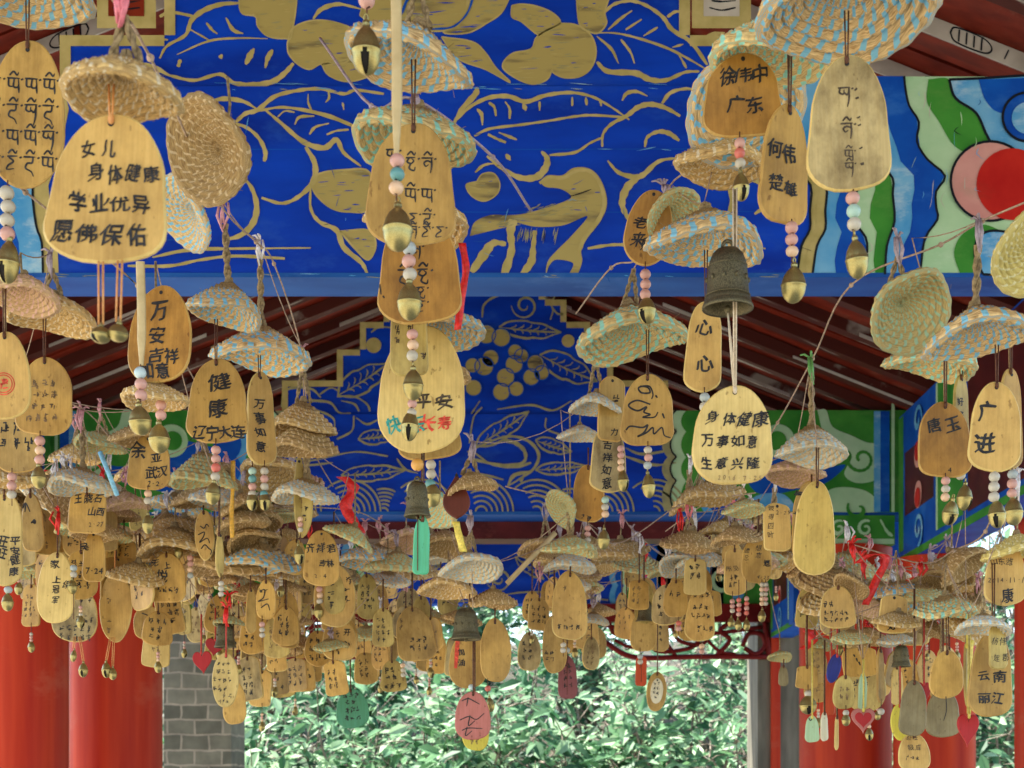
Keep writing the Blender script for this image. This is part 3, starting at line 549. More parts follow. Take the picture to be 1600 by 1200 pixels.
# ---- side beams along the walk, painted on the inner face
def side_beam(sx_, y0, y1, label):
    X = C0 + sx_ * (HALF + .02); z0, z1 = EYE + (PY-885)/F*D2, ZT - .03
    m = MB(); xo = X + sx_*.14
    m.box((min(X, xo), y0, z0), (max(X, xo), y1, z1), iMB); n = Vector((-sx_, 0, 0))
    if y1 > y0:
        pr = Painter(m, lambda u, v: Vector((X, u, v)), n, .0025)
        L = y1 - y0; pr.rect(y0+.02, z0+.0, y1-.02, z0+.03, iGR, 1)
        secs = [(0, .03, iGR), (.03, .21, iMB), (.21, .22, iLG), (.22, .34, iGR), (.34, .36, iMB), (.36, .62, iMR), (.62, .64, iLG), (.64, .98, iMB)]; pr.rect(y1 - L*.20, z0+(z1-z0)*.3, y1 - L*.04, z0+(z1-z0)*.72, iMR, 1.6)
        for a, b, c in secs: pr.rect(y1 - L*b, z0+.05, y1 - L*a, z1-.01, c, 1)
        for a in (.12, .80):
            for zc in (.16, .86): pr.spiral(y1 - L*a, z0 + (z1-z0)*zc, .07 , .022, iLB, 3, 1.3, 90)
        for zc in (.38, .64): pr.disc(y1 - L*.12, z0 + (z1-z0)*zc, .055, iPK, 3); pr.disc(y1 - L*.12, z0 + (z1-z0)*zc + (.012 if zc > .5 else -.012), .040, iRD, 4)
    tag(m.obj("side_beam", PMATS), label, "painted beam")
side_beam(1, D1+.22, D2-.04, "painted side beam with red dots and blue scrolls, right of the middle beam")
side_beam(-1, D1+.22, D2-.04, "painted side beam along the left eave before the middle beam")
side_beam(1, D2+.22, D3-.04, "painted side beam along the right eave behind the middle beam")
side_beam(-1, D2+.22, D3-.04, "painted side beam along the left eave behind the middle beam")

# ---- roof: red boards on rafters, ridge along the walk
YN, YF, OUT = -2.4, 9.9, .62
roof = empty("pavilion_roof", (C0, D1, ZR), "dark red board roof with whitened rafters over the covered walk", "roof")
rb = MB()
def rz(u): return ZR + .03 - .40*abs(u)
nb = 74
for sg in (-1, 1):
    for i in range(nb):
        y0 = YN + (YF-YN)*i/nb; y1 = YN + (YF-YN)*(i+1)/nb - .006; lift = .006*(i % 2) + .004*rnd.random()
        u1 = HALF + OUT; a = (C0, y0, rz(0)+lift); b = (C0 + sg*u1, y0, rz(u1)+lift)
        vs = [(a[0], y0, a[2]), (b[0], y0, b[2]), (b[0], y1, b[2]), (a[0], y1, a[2])]; vs += [(x, y, z+.03) for x, y, z in vs]
        rb.add(vs, [(0,1,2,3),(7,6,5,4),(0,4,5,1),(1,5,6,2),(2,6,7,3),(3,7,4,0)])
    rb.add([(C0, YN, rz(0)+.06), (C0+sg*(HALF+OUT), YN, rz(HALF+OUT)+.06), (C0+sg*(HALF+OUT), YF, rz(HALF+OUT)+.06), (C0, YF, rz(0)+.06)], [(0,1,2,3)])
add_part(rb, "roof_boards", [DKRED], roof)
PEEL = nmat("peeling_white_rafter", (.075, .010, .005), (.36, .33, .29), rough=.6, scale=3.2, stretch=(1.2, 9, 1.2), contrast=(.60, .66), bump=.2, bscale=40, detail=9)
ry = YN + .2; k = 0
while ry < YF - .3:
    for sg in (-1, 1):
        m = MB(); wd = .026; u1 = HALF + OUT - .03; near = abs(ry - 3.75) < .5
        for lo, hi, mi, dy, dz in ((.02, u1, 0, wd, .045),):
            a = [(C0+sg*lo, ry-dy, rz(lo)-dz), (C0+sg*hi, ry-dy, rz(hi)-dz), (C0+sg*hi, ry+dy, rz(hi)-dz), (C0+sg*lo, ry+dy, rz(lo)-dz)]
            m.add(a + [(x, y, z+dz+.004) for x, y, z in a], [(0,1,2,3),(7,6,5,4),(0,4,5,1),(1,5,6,2),(2,6,7,3),(3,7,4,0)], 0)
        # whitewash line along the rafter, worn off in places
        if near or k % 2:
            s0 = .02; 
            while s0 < u1 - .1:
                ln = (.9 if near else .12 + .55*rnd.random()); s1 = min(u1, s0+ln); h = .045 if near else .010 + .006*rnd.random()
                ya = ry - wd - .003; za = -.045
                a = [(C0+sg*s0, ya, rz(s0)+za), (C0+sg*s1, ya, rz(s1)+za), (C0+sg*s1, ya, rz(s1)+za+h), (C0+sg*s0, ya, rz(s0)+za+h)]
                m.add(a + [(x, y+.006, z) for x, y, z in a], [(0,1,2,3),(0,4,5,1),(2,6,7,3),(1,5,6,2),(3,7,4,0)], 1)
                s0 = s1 + (.02 if near else .15 + .5*rnd.random())
            if near:
                pr = Painter(m, lambda u, v, sg=sg, ya=ya: Vector((C0+sg*u, ya, rz(u)-.045+v)), DN, .0015)
                for c in range(5):
                    u0 = .9 + c*.34
                    pr.stroke([(u0, .022), (u0+.015, .04), (u0+.08, .04), (u0+.10, .022), (u0+.08, .005), (u0+.015, .005), (u0, .022)], .004, 2, 1, 0)
                    for q in range(4): pr.stroke([(u0+.02+q*.018, .008), (u0+.022+q*.018, .037)], .004, 2, 1.5, 0, k=2)
                    pr.stroke([(u0+.13, .01), (u0+.14, .036)], .003, 2, 1, 0, k=2)
        o = m.obj("rafter", [PEEL if not near else DKRED, OFFW, BLACK], roof); o.location = -roof.location
    ry += .235 + .02*rnd.random(); k += 1

# ---- columns and brick piers
def column(x0, x1, d, label, topz=2.447):
    r = (x1-x0)/2/F*d; c = P((x0+x1)/2, PY, d); top = topz
    root = empty("red_column", (c.x, d, 0), label, "column", "red lacquered columns")
    m = MB(); m.lathe([(r*1.02, .18), (r, .6), (r, top-.2), (r, top)], 40); o = m.obj("shaft", [COLRED], root, True)
    b = MB(); b.lathe([(r*1.35, 0), (r*1.4, .08), (r*1.3, .15), (r*1.05, .18)], 32); b.obj("base", [nmat("base_stone", (.3, .29, .26), (.4, .38, .34), rough=.8)], root, True)
column(-60, 104, 5.6, "red column cut off by the left edge, before the stone pier")
column(112, 252, 6.25, "streaky red column beside the grey brick pier on the left", 2.54)
column(1250, 1392, 6.25, "red column under the green scroll panel, right side", 2.54)
column(1397, 1522, 5.9, "red column behind the red heart pendants, beside the sunlit gap")
column(1588, 1700, 5.2, "dark red column cut off by the right edge", 2.93)
bm = bpy.data.materials.new("grey_brick"); bm.use_nodes = True; t = bm.node_tree; N = t.nodes; L = t.links
tc = N.new("ShaderNodeTexCoord"); mp = N.new("ShaderNodeMapping"); mp.inputs["Rotation"].default_value = (R(90), 0, 0); L.new(tc.outputs["Object"], mp.inputs[0])
bt = N.new("ShaderNodeTexBrick"); bt.inputs["Scale"].default_value = 1; bt.inputs["Brick Width"].default_value = .18; bt.inputs["Row Height"].default_value = .10; bt.inputs["Mortar Size"].default_value = .007
bt.inputs["Color1"].default_value = (.165, .16, .115, 1); bt.inputs["Color2"].default_value = (.085, .085, .06, 1); bt.inputs["Mortar"].default_value = (.27, .24, .18, 1); 
bd = N.new("ShaderNodeTexNoise"); bd.inputs["Scale"].default_value = 7; L.new(mp.outputs[0], bd.inputs[0]); bv = N.new("ShaderNodeVectorMath"); bv.operation = 'MULTIPLY_ADD'; L.new(bd.outputs["Color"], bv.inputs[0]); bv.inputs[1].default_value = (.035, .035, .035); L.new(mp.outputs[0], bv.inputs[2]); L.new(bv.outputs[0], bt.inputs[0])
nz = N.new("ShaderNodeTexNoise"); nz.inputs["Scale"].default_value = 9; nz.inputs["Detail"].default_value = 8; L.new(tc.outputs["Object"], nz.inputs[0])
mx = N.new("ShaderNodeMixRGB"); mx.blend_type = 'OVERLAY'; mx.inputs[0].default_value = .7; L.new(bt.outputs["Color"], mx.inputs[1]); L.new(nz.outputs["Fac"], mx.inputs[2]); L.new(mx.outputs[0], N["Principled BSDF"].inputs["Base Color"])
bp = N.new("ShaderNodeBump"); bp.inputs["Strength"].default_value = .5; bp.inputs["Distance"].default_value = .006; bp.invert = True; L.new(bt.outputs["Fac"], bp.inputs["Height"]); L.new(bp.outputs[0], N["Principled BSDF"].inputs["Normal"]); N["Principled BSDF"].inputs["Roughness"].default_value = .85
PLAS = nmat("grey_brown_plaster", (.10, .095, .07), (.22, .20, .15), rough=.85, scale=4, stretch=(3, 3, .5), bump=.3)
def pier(x0, x1, d, label, red):
    a, b = P(x0, PY, d).x, P(x1, PY, d).x; c = (a+b)/2
    root = empty("brick_pier", (c, d, 0), label, "brick pier")
    m = MB(); m.box((a-c, 0, 0), (b-c, .45, ZB+.02)); m.obj("pier_body", [PLAS if red else bm], root)
    for xx in red:
        q = MB(); x = P(xx, PY, d).x - c; q.box((x-.03, -.03, 0), (x+.03, 0, ZB)); q.obj("red_edge_post", [COLRED], root)
pier(256, 361, D3, "grey brick pier between the red column and the shrubs", [])
pier(1184, 1286, D3, "grey brown pier with a narrow red post, right of the shrubs", [1211])

# ---- red fretwork hanging under the far beam
FRED = paint("fretwork_red", (.10, .005, .006), (.18, .010, .010), scale=10)
def fret(label, x0, x1, flip):
    d = D3 - .02; root = empty("fretwork_panel", P((x0+x1)/2, 945, d), label, "fretwork", "red fretwork under the far beam")
    f = (lambda x: x) if not flip else (lambda x: 1540 - x)
    m = MB(); z0, z1 = P(0, 972, d).z, P(0, 944, d).z; xa, xb = P(x0, 0, d).x, P(x1, 0, d).x
    m.box((xa, d-.02, z0), (xb, d+.03, z1)); add_part(m, "top_rail", [FRED], root)
    q = MB()
    def bar(pts, w): q.tube([P(f(x), y, d) for x, y in smooth_line([(x, y, 0) for x, y in pts], 5) for x, y in [(x, y)]] if False else [P(f(v.x), v.y, d) for v in smooth_line([(x, y, 0) for x, y in pts], 5)], w, n=6)
    bar([(900,985),(940,1000),(975,1022),(1010,1028),(1090,1026),(1205,1026)], .018)
    bar([(915,968),(925,985),(910,992)], .014); bar([(950,968),(960,990),(990,992),(1000,972)], .014); bar([(1120,1024),(1140,1000),(1125,985),(1145,970)], .016)
    bar([(1160,1010),(1170,990),(1190,992),(1195,1010),(1180,1022),(1163,1012)], .016); bar([(1050,968),(1060,1000),(1100,1005),(1110,970)], .014); bar([(980,1000),(1010,985),(1040,1005),(1055,1024)], .014)
    bar([(1195,968),(1202,1026)], .02); bar([(930,972),(985,985),(1040,978),(1100,990),(1190,980)], .014); bar([(1010,1000),(1030,1018),(1080,1012),(1095,995)], .014); bar([(960,1000),(990,1012),(1020,1000)], .012); bar([(1105,1000),(1125,1018),(1150,1022)], .012)
    add_part(q, "scroll_bars", [FRED], root, True)
fret("dark red fretwork with scrolled bars, right of the hanging clusters", 905, 1205, False)
fret("dark red fretwork with scrolled bars behind the left clusters", 335, 640, True)

# ---- shrubs behind the pavilion
LEAF = [nmat("leaf_" + n, a, b, rough=.5, scale=3.0, bump=0, spec=.3, contrast=(.38, .62), detail=2) for n, a, b in [("deep", (.012, .045, .018), (.06, .17, .07)), ("mid", (.035, .12, .05), (.18, .36, .17)), ("pale", (.16, .34, .15), (.46, .64, .38))]]  # pale leaves carry the bright sunlight in their base colour
for m_ in LEAF:      # leaves let some light through
    t = m_.node_tree; N = t.nodes; L = t.links; pb = N["Principled BSDF"]; tr = N.new("ShaderNodeBsdfTranslucent"); mx = N.new("ShaderNodeMixShader"); mx.inputs[0].default_value = .35
    L.new(pb.inputs["Base Color"].links[0].from_socket, tr.inputs[0]); L.new(pb.outputs[0], mx.inputs[1]); L.new(tr.outputs[0], mx.inputs[2]); L.new(mx.outputs[0], N["Material Output"].inputs[0])
BARK = nmat("twig_bark", (.07, .055, .04), (.34, .28, .22), rough=.85, scale=20)
def shrub(x, y, z, h, wdt, nl, label, seed, mi, ls=.13):
    r = random.Random(seed); root = empty("shrub", (x, y, z), label, "shrub", "green shrubs on the slope")
    br = MB(); tips = []
    for i in range(13):
        a = r.random()*6.283; sp = (.25 + .75*r.random())*wdt*.5; hh = h*(.45 + .55*r.random())
        p0 = Vector((r.uniform(-.1, .1), r.uniform(-.1, .1), 0)); p3 = Vector((math.cos(a)*sp, math.sin(a)*sp, hh))
        pts = smooth_line([p0, p0.lerp(p3, .35) + Vector((r.uniform(-.1, .1), r.uniform(-.1, .1), .15*h)), p0.lerp(p3, .7) + Vector((r.uniform(-.12, .12), r.uniform(-.12, .12), .1*h)), p3], 4)
        br.tube(pts, [.022*(1 - .8*j/(len(pts)-1)) for j in range(len(pts))], n=5)
        for j in range(3, len(pts)):
            tips.append(pts[j])
            for q in range(2):
                e = pts[j] + Vector((r.gauss(0, .3), r.gauss(0, .3), r.gauss(.05, .24)))*wdt*.42; br.tube([pts[j], pts[j].lerp(e, .55) + Vector((0, 0, .04)), e], [.006, .0045, .002], n=4); tips.append(e); tips.append(pts[j].lerp(e, .6))
    br.obj("branches", [BARK], root, True)
    ls *= r.uniform(.85, 1.45); nl = int(nl*r.uniform(.45, 1.15)); lf = MB(); per = max(1, int(1.7*nl / len(tips)))
    for tp in tips:
        if r.random() < .42: continue
        pm = mi if r.random() < .72 else r.choice([0, 1, 2])
        for q in range(per):
            c = tp + Vector((r.gauss(0, .095), r.gauss(0, .095), r.gauss(0, .075)))
            if c.z < .02: continue
            s = ls*(.5 + .95*r.random()**1.4); a = r.random()*6.283; nr = Vector((r.gauss(0, .5), -.55 + r.gauss(0, .5), .75 + r.gauss(0, .3))).normalized(); dr = Vector((math.cos(a), .3*r.gauss(0, 1), -.35 + .8*math.sin(a))); dr = (dr - nr*dr.dot(nr)).normalized(); sd = dr.cross(nr).normalized(); up = nr
            w_ = s*.22
            vs = [c, c + dr*s*.35 + sd*w_ + up*s*.07, c + dr*s*.36 - up*s*.02, c + dr*s*.35 - sd*w_ + up*s*.07, c + dr*s*.72 + sd*w_*.75 + up*s*.03, c + dr*s*.72 - up*s*.04, c + dr*s*.72 - sd*w_*.75 + up*s*.03, c + dr*s - up*s*.10]
            lf.add(vs, [(0,1,2),(0,2,3),(1,4,5,2),(2,5,6,3),(4,7,5),(5,7,6)], pm if r.random() < .8 else 2)
    lf.obj("foliage", LEAF, root)
rs = random.Random(3); i = 0
SH = []
for row, (yy, n, hh) in enumerate(((11.9, 8, 2.35), (13.6, 7, 2.7), (15.6, 7, 3.0), (18.0, 7, 3.2))):
    for k in range(n):
        x = -2.9 - row*.4 + (7.6 + row*.8)*(k + .5)/n + rs.uniform(-.2, .2); SH.append((x, yy + rs.uniform(-.5, .5), row, hh*rs.uniform(.82, 1.12), rs.choice([0, 0, 1, 1, 2])))
for x, y, h in ((4.0, 5.5, 3.8), (4.4, 8.0, 4.4), (3.9, 10.0, 4.4), (5.2, 6.8, 4.4), (-4.4, 6.0, 3.8), (-4.2, 8.6, 3.6), (3.6, 12.2, 4.6), (4.6, 13.2, 4.8)): SH.append((x, y, 4, h, 0))
LBL = {0: "dark green", 1: "mid green", 2: "pale sunlit green"}
for x, y, row, h, mi in SH:
    zg = max(0, -.05 + 4.6*(1 - math.exp(-(y-13.5)*.16))) if y > 13.5 else -.02
    px = PX + x/y*F
    where = "below the left clusters" if px < 640 else "in the middle under the far beam" if px < 920 else "left of the right brick pier" if px < 1190 else "behind the right hand columns"
    shrub(x, y, zg - .03, h, 1.55, 1500, "%s shrub %s, %s" % (LBL[mi], where, ("nearest row", "at the slope's foot", "partway up the slope", "high on the slope", "close by the walk")[row]), 100 + i, mi); i += 1
# ------------------------------------------------------------------ hanging chimes: shared shapes
def hat_mesh(kind, seed, h=.28, deep=.82):
    """straw rope coiled into a shallow cone, hollow below; unit diameter, rim plane at z = 0"""
    r = random.Random(seed); n, seg, sub = 8, 112, 5; mb = MB(); prof = []; th = .036
    zf = lambda q: h * (1 - q**1.15) * (1 if q < 1 else 0)
    for j in range(n*sub + 1):                                     # outside, rim to crown
        f = j/(n*sub); q = 1 - f; ph = abs(math.sin(math.pi*j/sub)); prof.append((.5*q + .012*ph*q**.5, zf(q) + th*.5 + .034*ph, f))
    out_n = len(prof)
    prof2 = []
    for j in range(n*sub + 1):
        f = j/(n*sub); q = 1 - f; ph = abs(math.sin(math.pi*j/sub)); prof2.append((max(.0, .5*q*.97 - .004), (zf(q)*deep) - th*.5 - .030*ph, f - 1))
    rim = [(.515, .004, .0), (.512, -.012, 0.0)]
    full = list(reversed(prof)) + rim + prof2
    ph1, ph2 = r.random()*6, r.random()*6; vs = []; uv = []
    for (rr, z, f) in full:
        for k in range(seg + 1):
            a = 2*math.pi*k/seg; wv = 1 + .03*math.sin(2*a+ph1) + .018*math.sin(5*a+ph2) + .009*math.sin(19*a + f*70)
            tw = .0065*math.sin(a*38 + f*8*4.2)*abs(math.sin(math.pi*f*8)) * (1 if rr > .08 else 0)
            vs.append(((rr*wv + tw*.4)*math.cos(a), (rr*wv + tw*.4)*math.sin(a), z + tw + .04*math.sin(2*a + ph2)*rr*2 + .022*math.sin(3*a+ph1)*rr*2 + .006*math.sin(21*a+f*50))); uv.append((k/seg, f + (k/seg)/n))
    m = seg + 1
    mb.add(vs, [(j*m+k, j*m+k+1, (j+1)*m+k+1, (j+1)*m+k) for j in range(len(full)-1) for k in range(seg)], 0, uv)
    # knob of wrapped rope on the crown
    for c in range(3):
        zc = h + .02 + c*.028; rr = .05 - c*.010
        mb.tube([(rr*math.cos(a), rr*math.sin(a), zc + .004*math.sin(3*a)) for a in [i*math.pi/6 for i in range(13)]], .019, 1, 6, False)
    # frayed straw ends
    for i in range(70):
        a = r.random()*6.28; rr = .1 + .41*r.random(); q = rr*2; p0 = Vector((rr*math.cos(a), rr*math.sin(a), zf(q)+.03)); mb.tube([p0, p0 + Vector((r.gauss(0, .035), r.gauss(0, .035), r.gauss(.01, .02)))], .0022, 1, 3, False)
    return mb.mesh("straw_hat", [STRAW[kind], ROPE], True)
HATS = {}
def hat(kind, v, h=.28):
    key = (kind, v, h)
    if key not in HATS: HATS[key] = hat_mesh(kind, sum(map(ord, kind)) + v*13, h)
    return HATS[key]
def jingle_mesh(slit=True):
    mb = MB(); n = 40
    pr = [(.0, .5), (.05, .5), (.09, .47), (.10, .42), (.085, .38), (.13, .34), (.21, .27), (.285, .16), (.33, .04), (.35, -.03), (.366, -.045), (.366, -.07), (.35, -.085), (.345, -.16), (.315, -.27), (.25, -.38), (.16, -.455), (.07, -.49), (0, -.5)]
    pr = [(r*.98, z) for r, z in pr]
    def skip(j, k): return slit and ((13 <= j <= 16 and k in (28, 29, 30, 31)) or (j == 12 and k in (29, 30)))
    mb.lathe(pr, n, 0, skip=skip)
    mb.lathe([(r*.9, z*.93) for r, z in pr[8:]], 20, 1)
    mb.tube([(.05*math.cos(a), 0, .55 + .06*math.sin(a)) for a in [i*math.pi/6 for i in range(13)]], .02, 0, 6, False)
    return mb.mesh("jingle_bell", [BRASS, DARK], True)
JING = [jingle_mesh(True), jingle_mesh(False)]
def bronze_mesh(rim=True, tall=1.0):
    mb = MB()
    pr = [(0, .5), (.10, .5), (.22, .47), (.30, .40), (.355, .28), (.385, .12), (.40, -.05), (.415, -.22), (.43, -.30), (.45, -.32), (.455, -.36), (.47, -.40), (.50, -.45), (.50, -.49), (.485, -.5), (.44, -.47), (.40, -.3), (.34, .1), (.2, .38), (0, .42)]
    mb.lathe([(r, z*tall) for r, z in pr], 40, 0)
    for k in range(10):   # a raised panel and studs round the waist
        a = 2*math.pi*k/10; c = Vector((.402*math.cos(a), .402*math.sin(a), -.02)); mb.lathe([(0, .05), (.03, .035), (.04, 0), (.03, -.035), (0, -.05)], 8, 0, c)
    for zc in (.2, -.28): mb.tube([((.376 if zc > 0 else .432)*math.cos(a), (.376 if zc > 0 else .432)*math.sin(a), zc*tall) for a in [i*math.pi/20 for i in range(41)]], .012, 0, 5, False)
    mb.tube([(.10*math.cos(a), 0, .52*tall + .10*math.sin(a)) for a in [i*math.pi/8 for i in range(9)]], .035, 0, 6, False)
    mb.lathe([(0, -.42), (.05, -.44), (.07, -.49), (.05, -.54), (0, -.56)], 10, 0)
    return mb.mesh("bronze_bell", [BRONZE], True)
BRZ = bronze_mesh()
def bead_mesh(k):
    mb = MB(); mb.lathe([(.10, .44), (.25, .43), (.40, .30), (.49, .12), (.5, 0), (.49, -.12), (.40, -.30), (.25, -.43), (.10, -.44)], 16); return mb.mesh("bead", [BEAD[k]], True)
BEADM = {k: bead_mesh(k) for k in BEAD}

SHAPE = {"arch": (.42, .79, .74, 2.7), "egg": (.50, .88, .58, 2.3), "oval": (.5, 1, .5, 2.0), "slim": (.30, .80, .84, 2.3), "round": (.50, .90, .62, 2.5), "box": (.16, .92, .84, 3.2), "leaf": (.62, .8, .62, 1.9), "plate": (.42, 1.0, .92, 2.2), "pear": (.42, .58, .62, 2.3)}
def outline(shape, w, h, n=22):
    if shape == "heart":
        pts = []
        for i in range(48):
            t = 2*math.pi*i/48; x = 16*math.sin(t)**3; y = 13*math.cos(t) - 5*math.cos(2*t) - 2*math.cos(3*t) - math.cos(4*t); pts.append((x/32*w, (y-12)/29*h))
        return pts
    if shape == "bud": return [(-x, z) for x, z in []] or [(w*.5*math.sin(math.pi*min(1, f**1.6))**.8 * s, -h*f) for s, fs in ((1, [i/16 for i in range(17)]), (-1, [i/16 for i in range(15, 0, -1)])) for f in fs]
    a, s0, b, p = SHAPE[shape]; L = []
    for i in range(n+1):
        t = .5 - .5*math.cos(math.pi*i/n)
        wt = s0 + (1-s0)*min(1, t/.85)
        if t < a: wt *= math.sqrt(max(0, 1 - (1-t/a)**2))
        if t > b: wt *= max(0, 1 - ((t-b)/(1-b))**p)**(1/p)
        L.append((w/2*wt, -h*t))
    return [(0, 0)] + L[1:] + [(-x, z) for x, z in reversed(L[1:-1])] if L[-1][0] < 1e-6 else [(0, 0)] + L[1:] + [(-x, z) for x, z in reversed(L[1:])]

_fc = bpy.data.curves.new("glyph", 'FONT'); _fc.resolution_u = 2; _fo = bpy.data.objects.new("glyph", _fc); COL.objects.link(_fo); GL = {}; ISL = {}
def glyph(ch):
    if ch not in GL:
        _fc.body = ch; _fc.offset = .0; dg = bpy.context.evaluated_depsgraph_get(); dg.update()
        me = bpy.data.meshes.new_from_object(_fo.evaluated_get(dg)); GL[ch] = ([(v.co.x, v.co.y) for v in me.vertices], [tuple(q.vertices) for q in me.polygons]); bpy.data.meshes.remove(me)
    return GL[ch]
def write(mb, ch, cx, cz, size, y, m, r):
    """one brushed character centred at (cx, cz), hand-warped"""
    vs, fs = glyph(ch)
    if not vs: return
    if ch not in ISL:
        par = list(range(len(vs)))
        def fd(i):
            while par[i] != i: i = par[i]
            return i
        for f in fs:
            for a, b in zip(f, f[1:]): par[fd(a)] = fd(b)
        ISL[ch] = [fd(i) for i in range(len(vs))]
    mv = {}
    for q in set(ISL[ch]):
        pts = [vs[i] for i in range(len(vs)) if ISL[ch][i] == q]; mv[q] = (sum(p_[0] for p_ in pts)/len(pts), sum(p_[1] for p_ in pts)/len(pts), r.gauss(0, .013), r.gauss(0, .013), r.gauss(0, .06), r.uniform(.94, 1.10))
    nv = []
    for i, (x, z) in enumerate(vs):
        ox, oz, dx, dz, an, sc_ = mv[ISL[ch][i]]; c_, s_ = math.cos(an)*sc_, math.sin(an)*sc_; nv.append((ox + dx + c_*(x-ox) - s_*(z-oz), oz + dz + s_*(x-ox) + c_*(z-oz)))
    vs = nv
    xs = [v[0] for v in vs]; ys = [v[1] for v in vs]; mx = (min(xs)+max(xs))/2; my = (min(ys)+max(ys))/2
    rot = r.gauss(0, .075) + .05; sh = r.gauss(.10, .10); sx = r.uniform(.84, 1.10); sy = r.uniform(.84, 1.14); a, b = r.random()*6, r.random()*6; c, s = math.cos(rot), math.sin(rot); out = []
    for x, z in vs:
        x = (x-mx)*sx; z = (z-my)*sy; x += sh*z + .040*math.sin(5*z+a) + .012*math.sin(11*z+b); z += .042*math.sin(4.5*x+b) + .012*math.sin(12*x+a)
        out.append((cx + size*(c*x - s*z), y, cz + size*(s*x + c*z)))
    mb.add(out, fs, m)
    if size > .010:
        for dx, dz in ((.020, .020), (.040, .036), (-.014, -.010)): mb.add([(x + size*dx, y_ - .00006 - dx*.002, z + size*dz) for x, y_, z in out], fs, m)
def brush(mb, pts, w, y, m, k=5, taper=.6):
    q = smooth_line([(x, z, 0) for x, z in pts], k); n = len(q); A = []; B = []
    for i, p in enumerate(q):
        t = q[min(i+1, n-1)] - q[max(i-1, 0)]; t = t.normalized() if t.length > 1e-9 else Vector((1, 0, 0)); f = i/(n-1)
        ww = w*.5*(1 - taper*abs(2*f-.7)**1.5/1.6); A.append((p.x - t.y*ww, y, p.y + t.x*ww)); B.append((p.x + t.y*ww, y, p.y - t.x*ww))
    mb.add(A + B, [(i, i+1, n+i+1, n+i) for i in range(n-1)], m)
def scrawl(mb, cx, cz, size, y, m, r, wt=.145):
    """a small handwritten sign too worn or too small to read"""
    for i in range(r.randint(4, 8)):
        k = r.random(); x = cx + r.uniform(-.4, .2)*size; z = cz + r.uniform(-.42, .42)*size
        if k < .45: pts = [(x, z), (x + size*.3, z + size*.04), (x + size*.5*r.uniform(.6, 1.1), z + size*.06)]
        elif k < .75: pts = [(x+size*.2, z + size*.25), (x + size*.18, z), (x + size*.12, z - size*.3)]
        else: pts = [(x+size*.1, z+size*.1), (x + size*.3, z - size*.1), (x+size*.1, z - size*.28), (x + size*.35, z-size*.32)]
        brush(mb, pts, size*wt, y, m, 3)
TIB = [[[(0,0),(.8,.02)], [(.68,0),(.70,-.5),(.62,-1.0)], [(.66,-.28),(.4,-.18),(.18,-.32),(.3,-.55),(.5,-.42)]], [[(0,0),(.8,.03)], [(.15,0),(.1,-.3),(.35,-.4),(.4,-.1)], [(.4,-.3),(.6,-.45),(.72,-.1)], [(.72,0),(.70,-.7),(.58,-1.25)]],
       [[(.05,0),(.7,.03)], [(.3,0),(.15,-.25),(.4,-.38),(.6,-.2),(.45,-.05)], [(.4,-.38),(.3,-.7),(.62,-.85),(.7,-.6)]], [[(0,0),(.75,0)], [(.6,0),(.55,-.35),(.25,-.4),(.15,-.7),(.5,-.9),(.65,-1.2)]],
       [[(0,.02),(.8,0)], [(.1,0),(.12,-.45),(.4,-.5)], [(.45,0),(.42,-.5),(.72,-.5),(.7,0)], [(.72,-.4),(.76,-.9)]], [[(.1,0),(.75,.03)], [(.2,-.05),(.5,-.3),(.18,-.55),(.1,-.8),(.55,-.75)]]]
def tibetan(mb, x0, x1, z, size, y, m, r, bold=.13):
    x = x0
    while x < x1 - size*.5:
        for st in TIB[r.randrange(len(TIB))]: brush(mb, [(x + a*size, z + b*size) for a, b in st], size*bold, y, m)
        if r.random() < .6: brush(mb, [(x+.15*size, z+.18*size), (x+.4*size, z+.42*size), (x+.62*size, z+.2*size), (x+.72*size, z+.38*size)], size*bold, y, m)
        x += size*.92; brush(mb, [(x, z), (x+.05*size, z-.10*size)], size*.16, y, m, 2, .1); x += size*.2

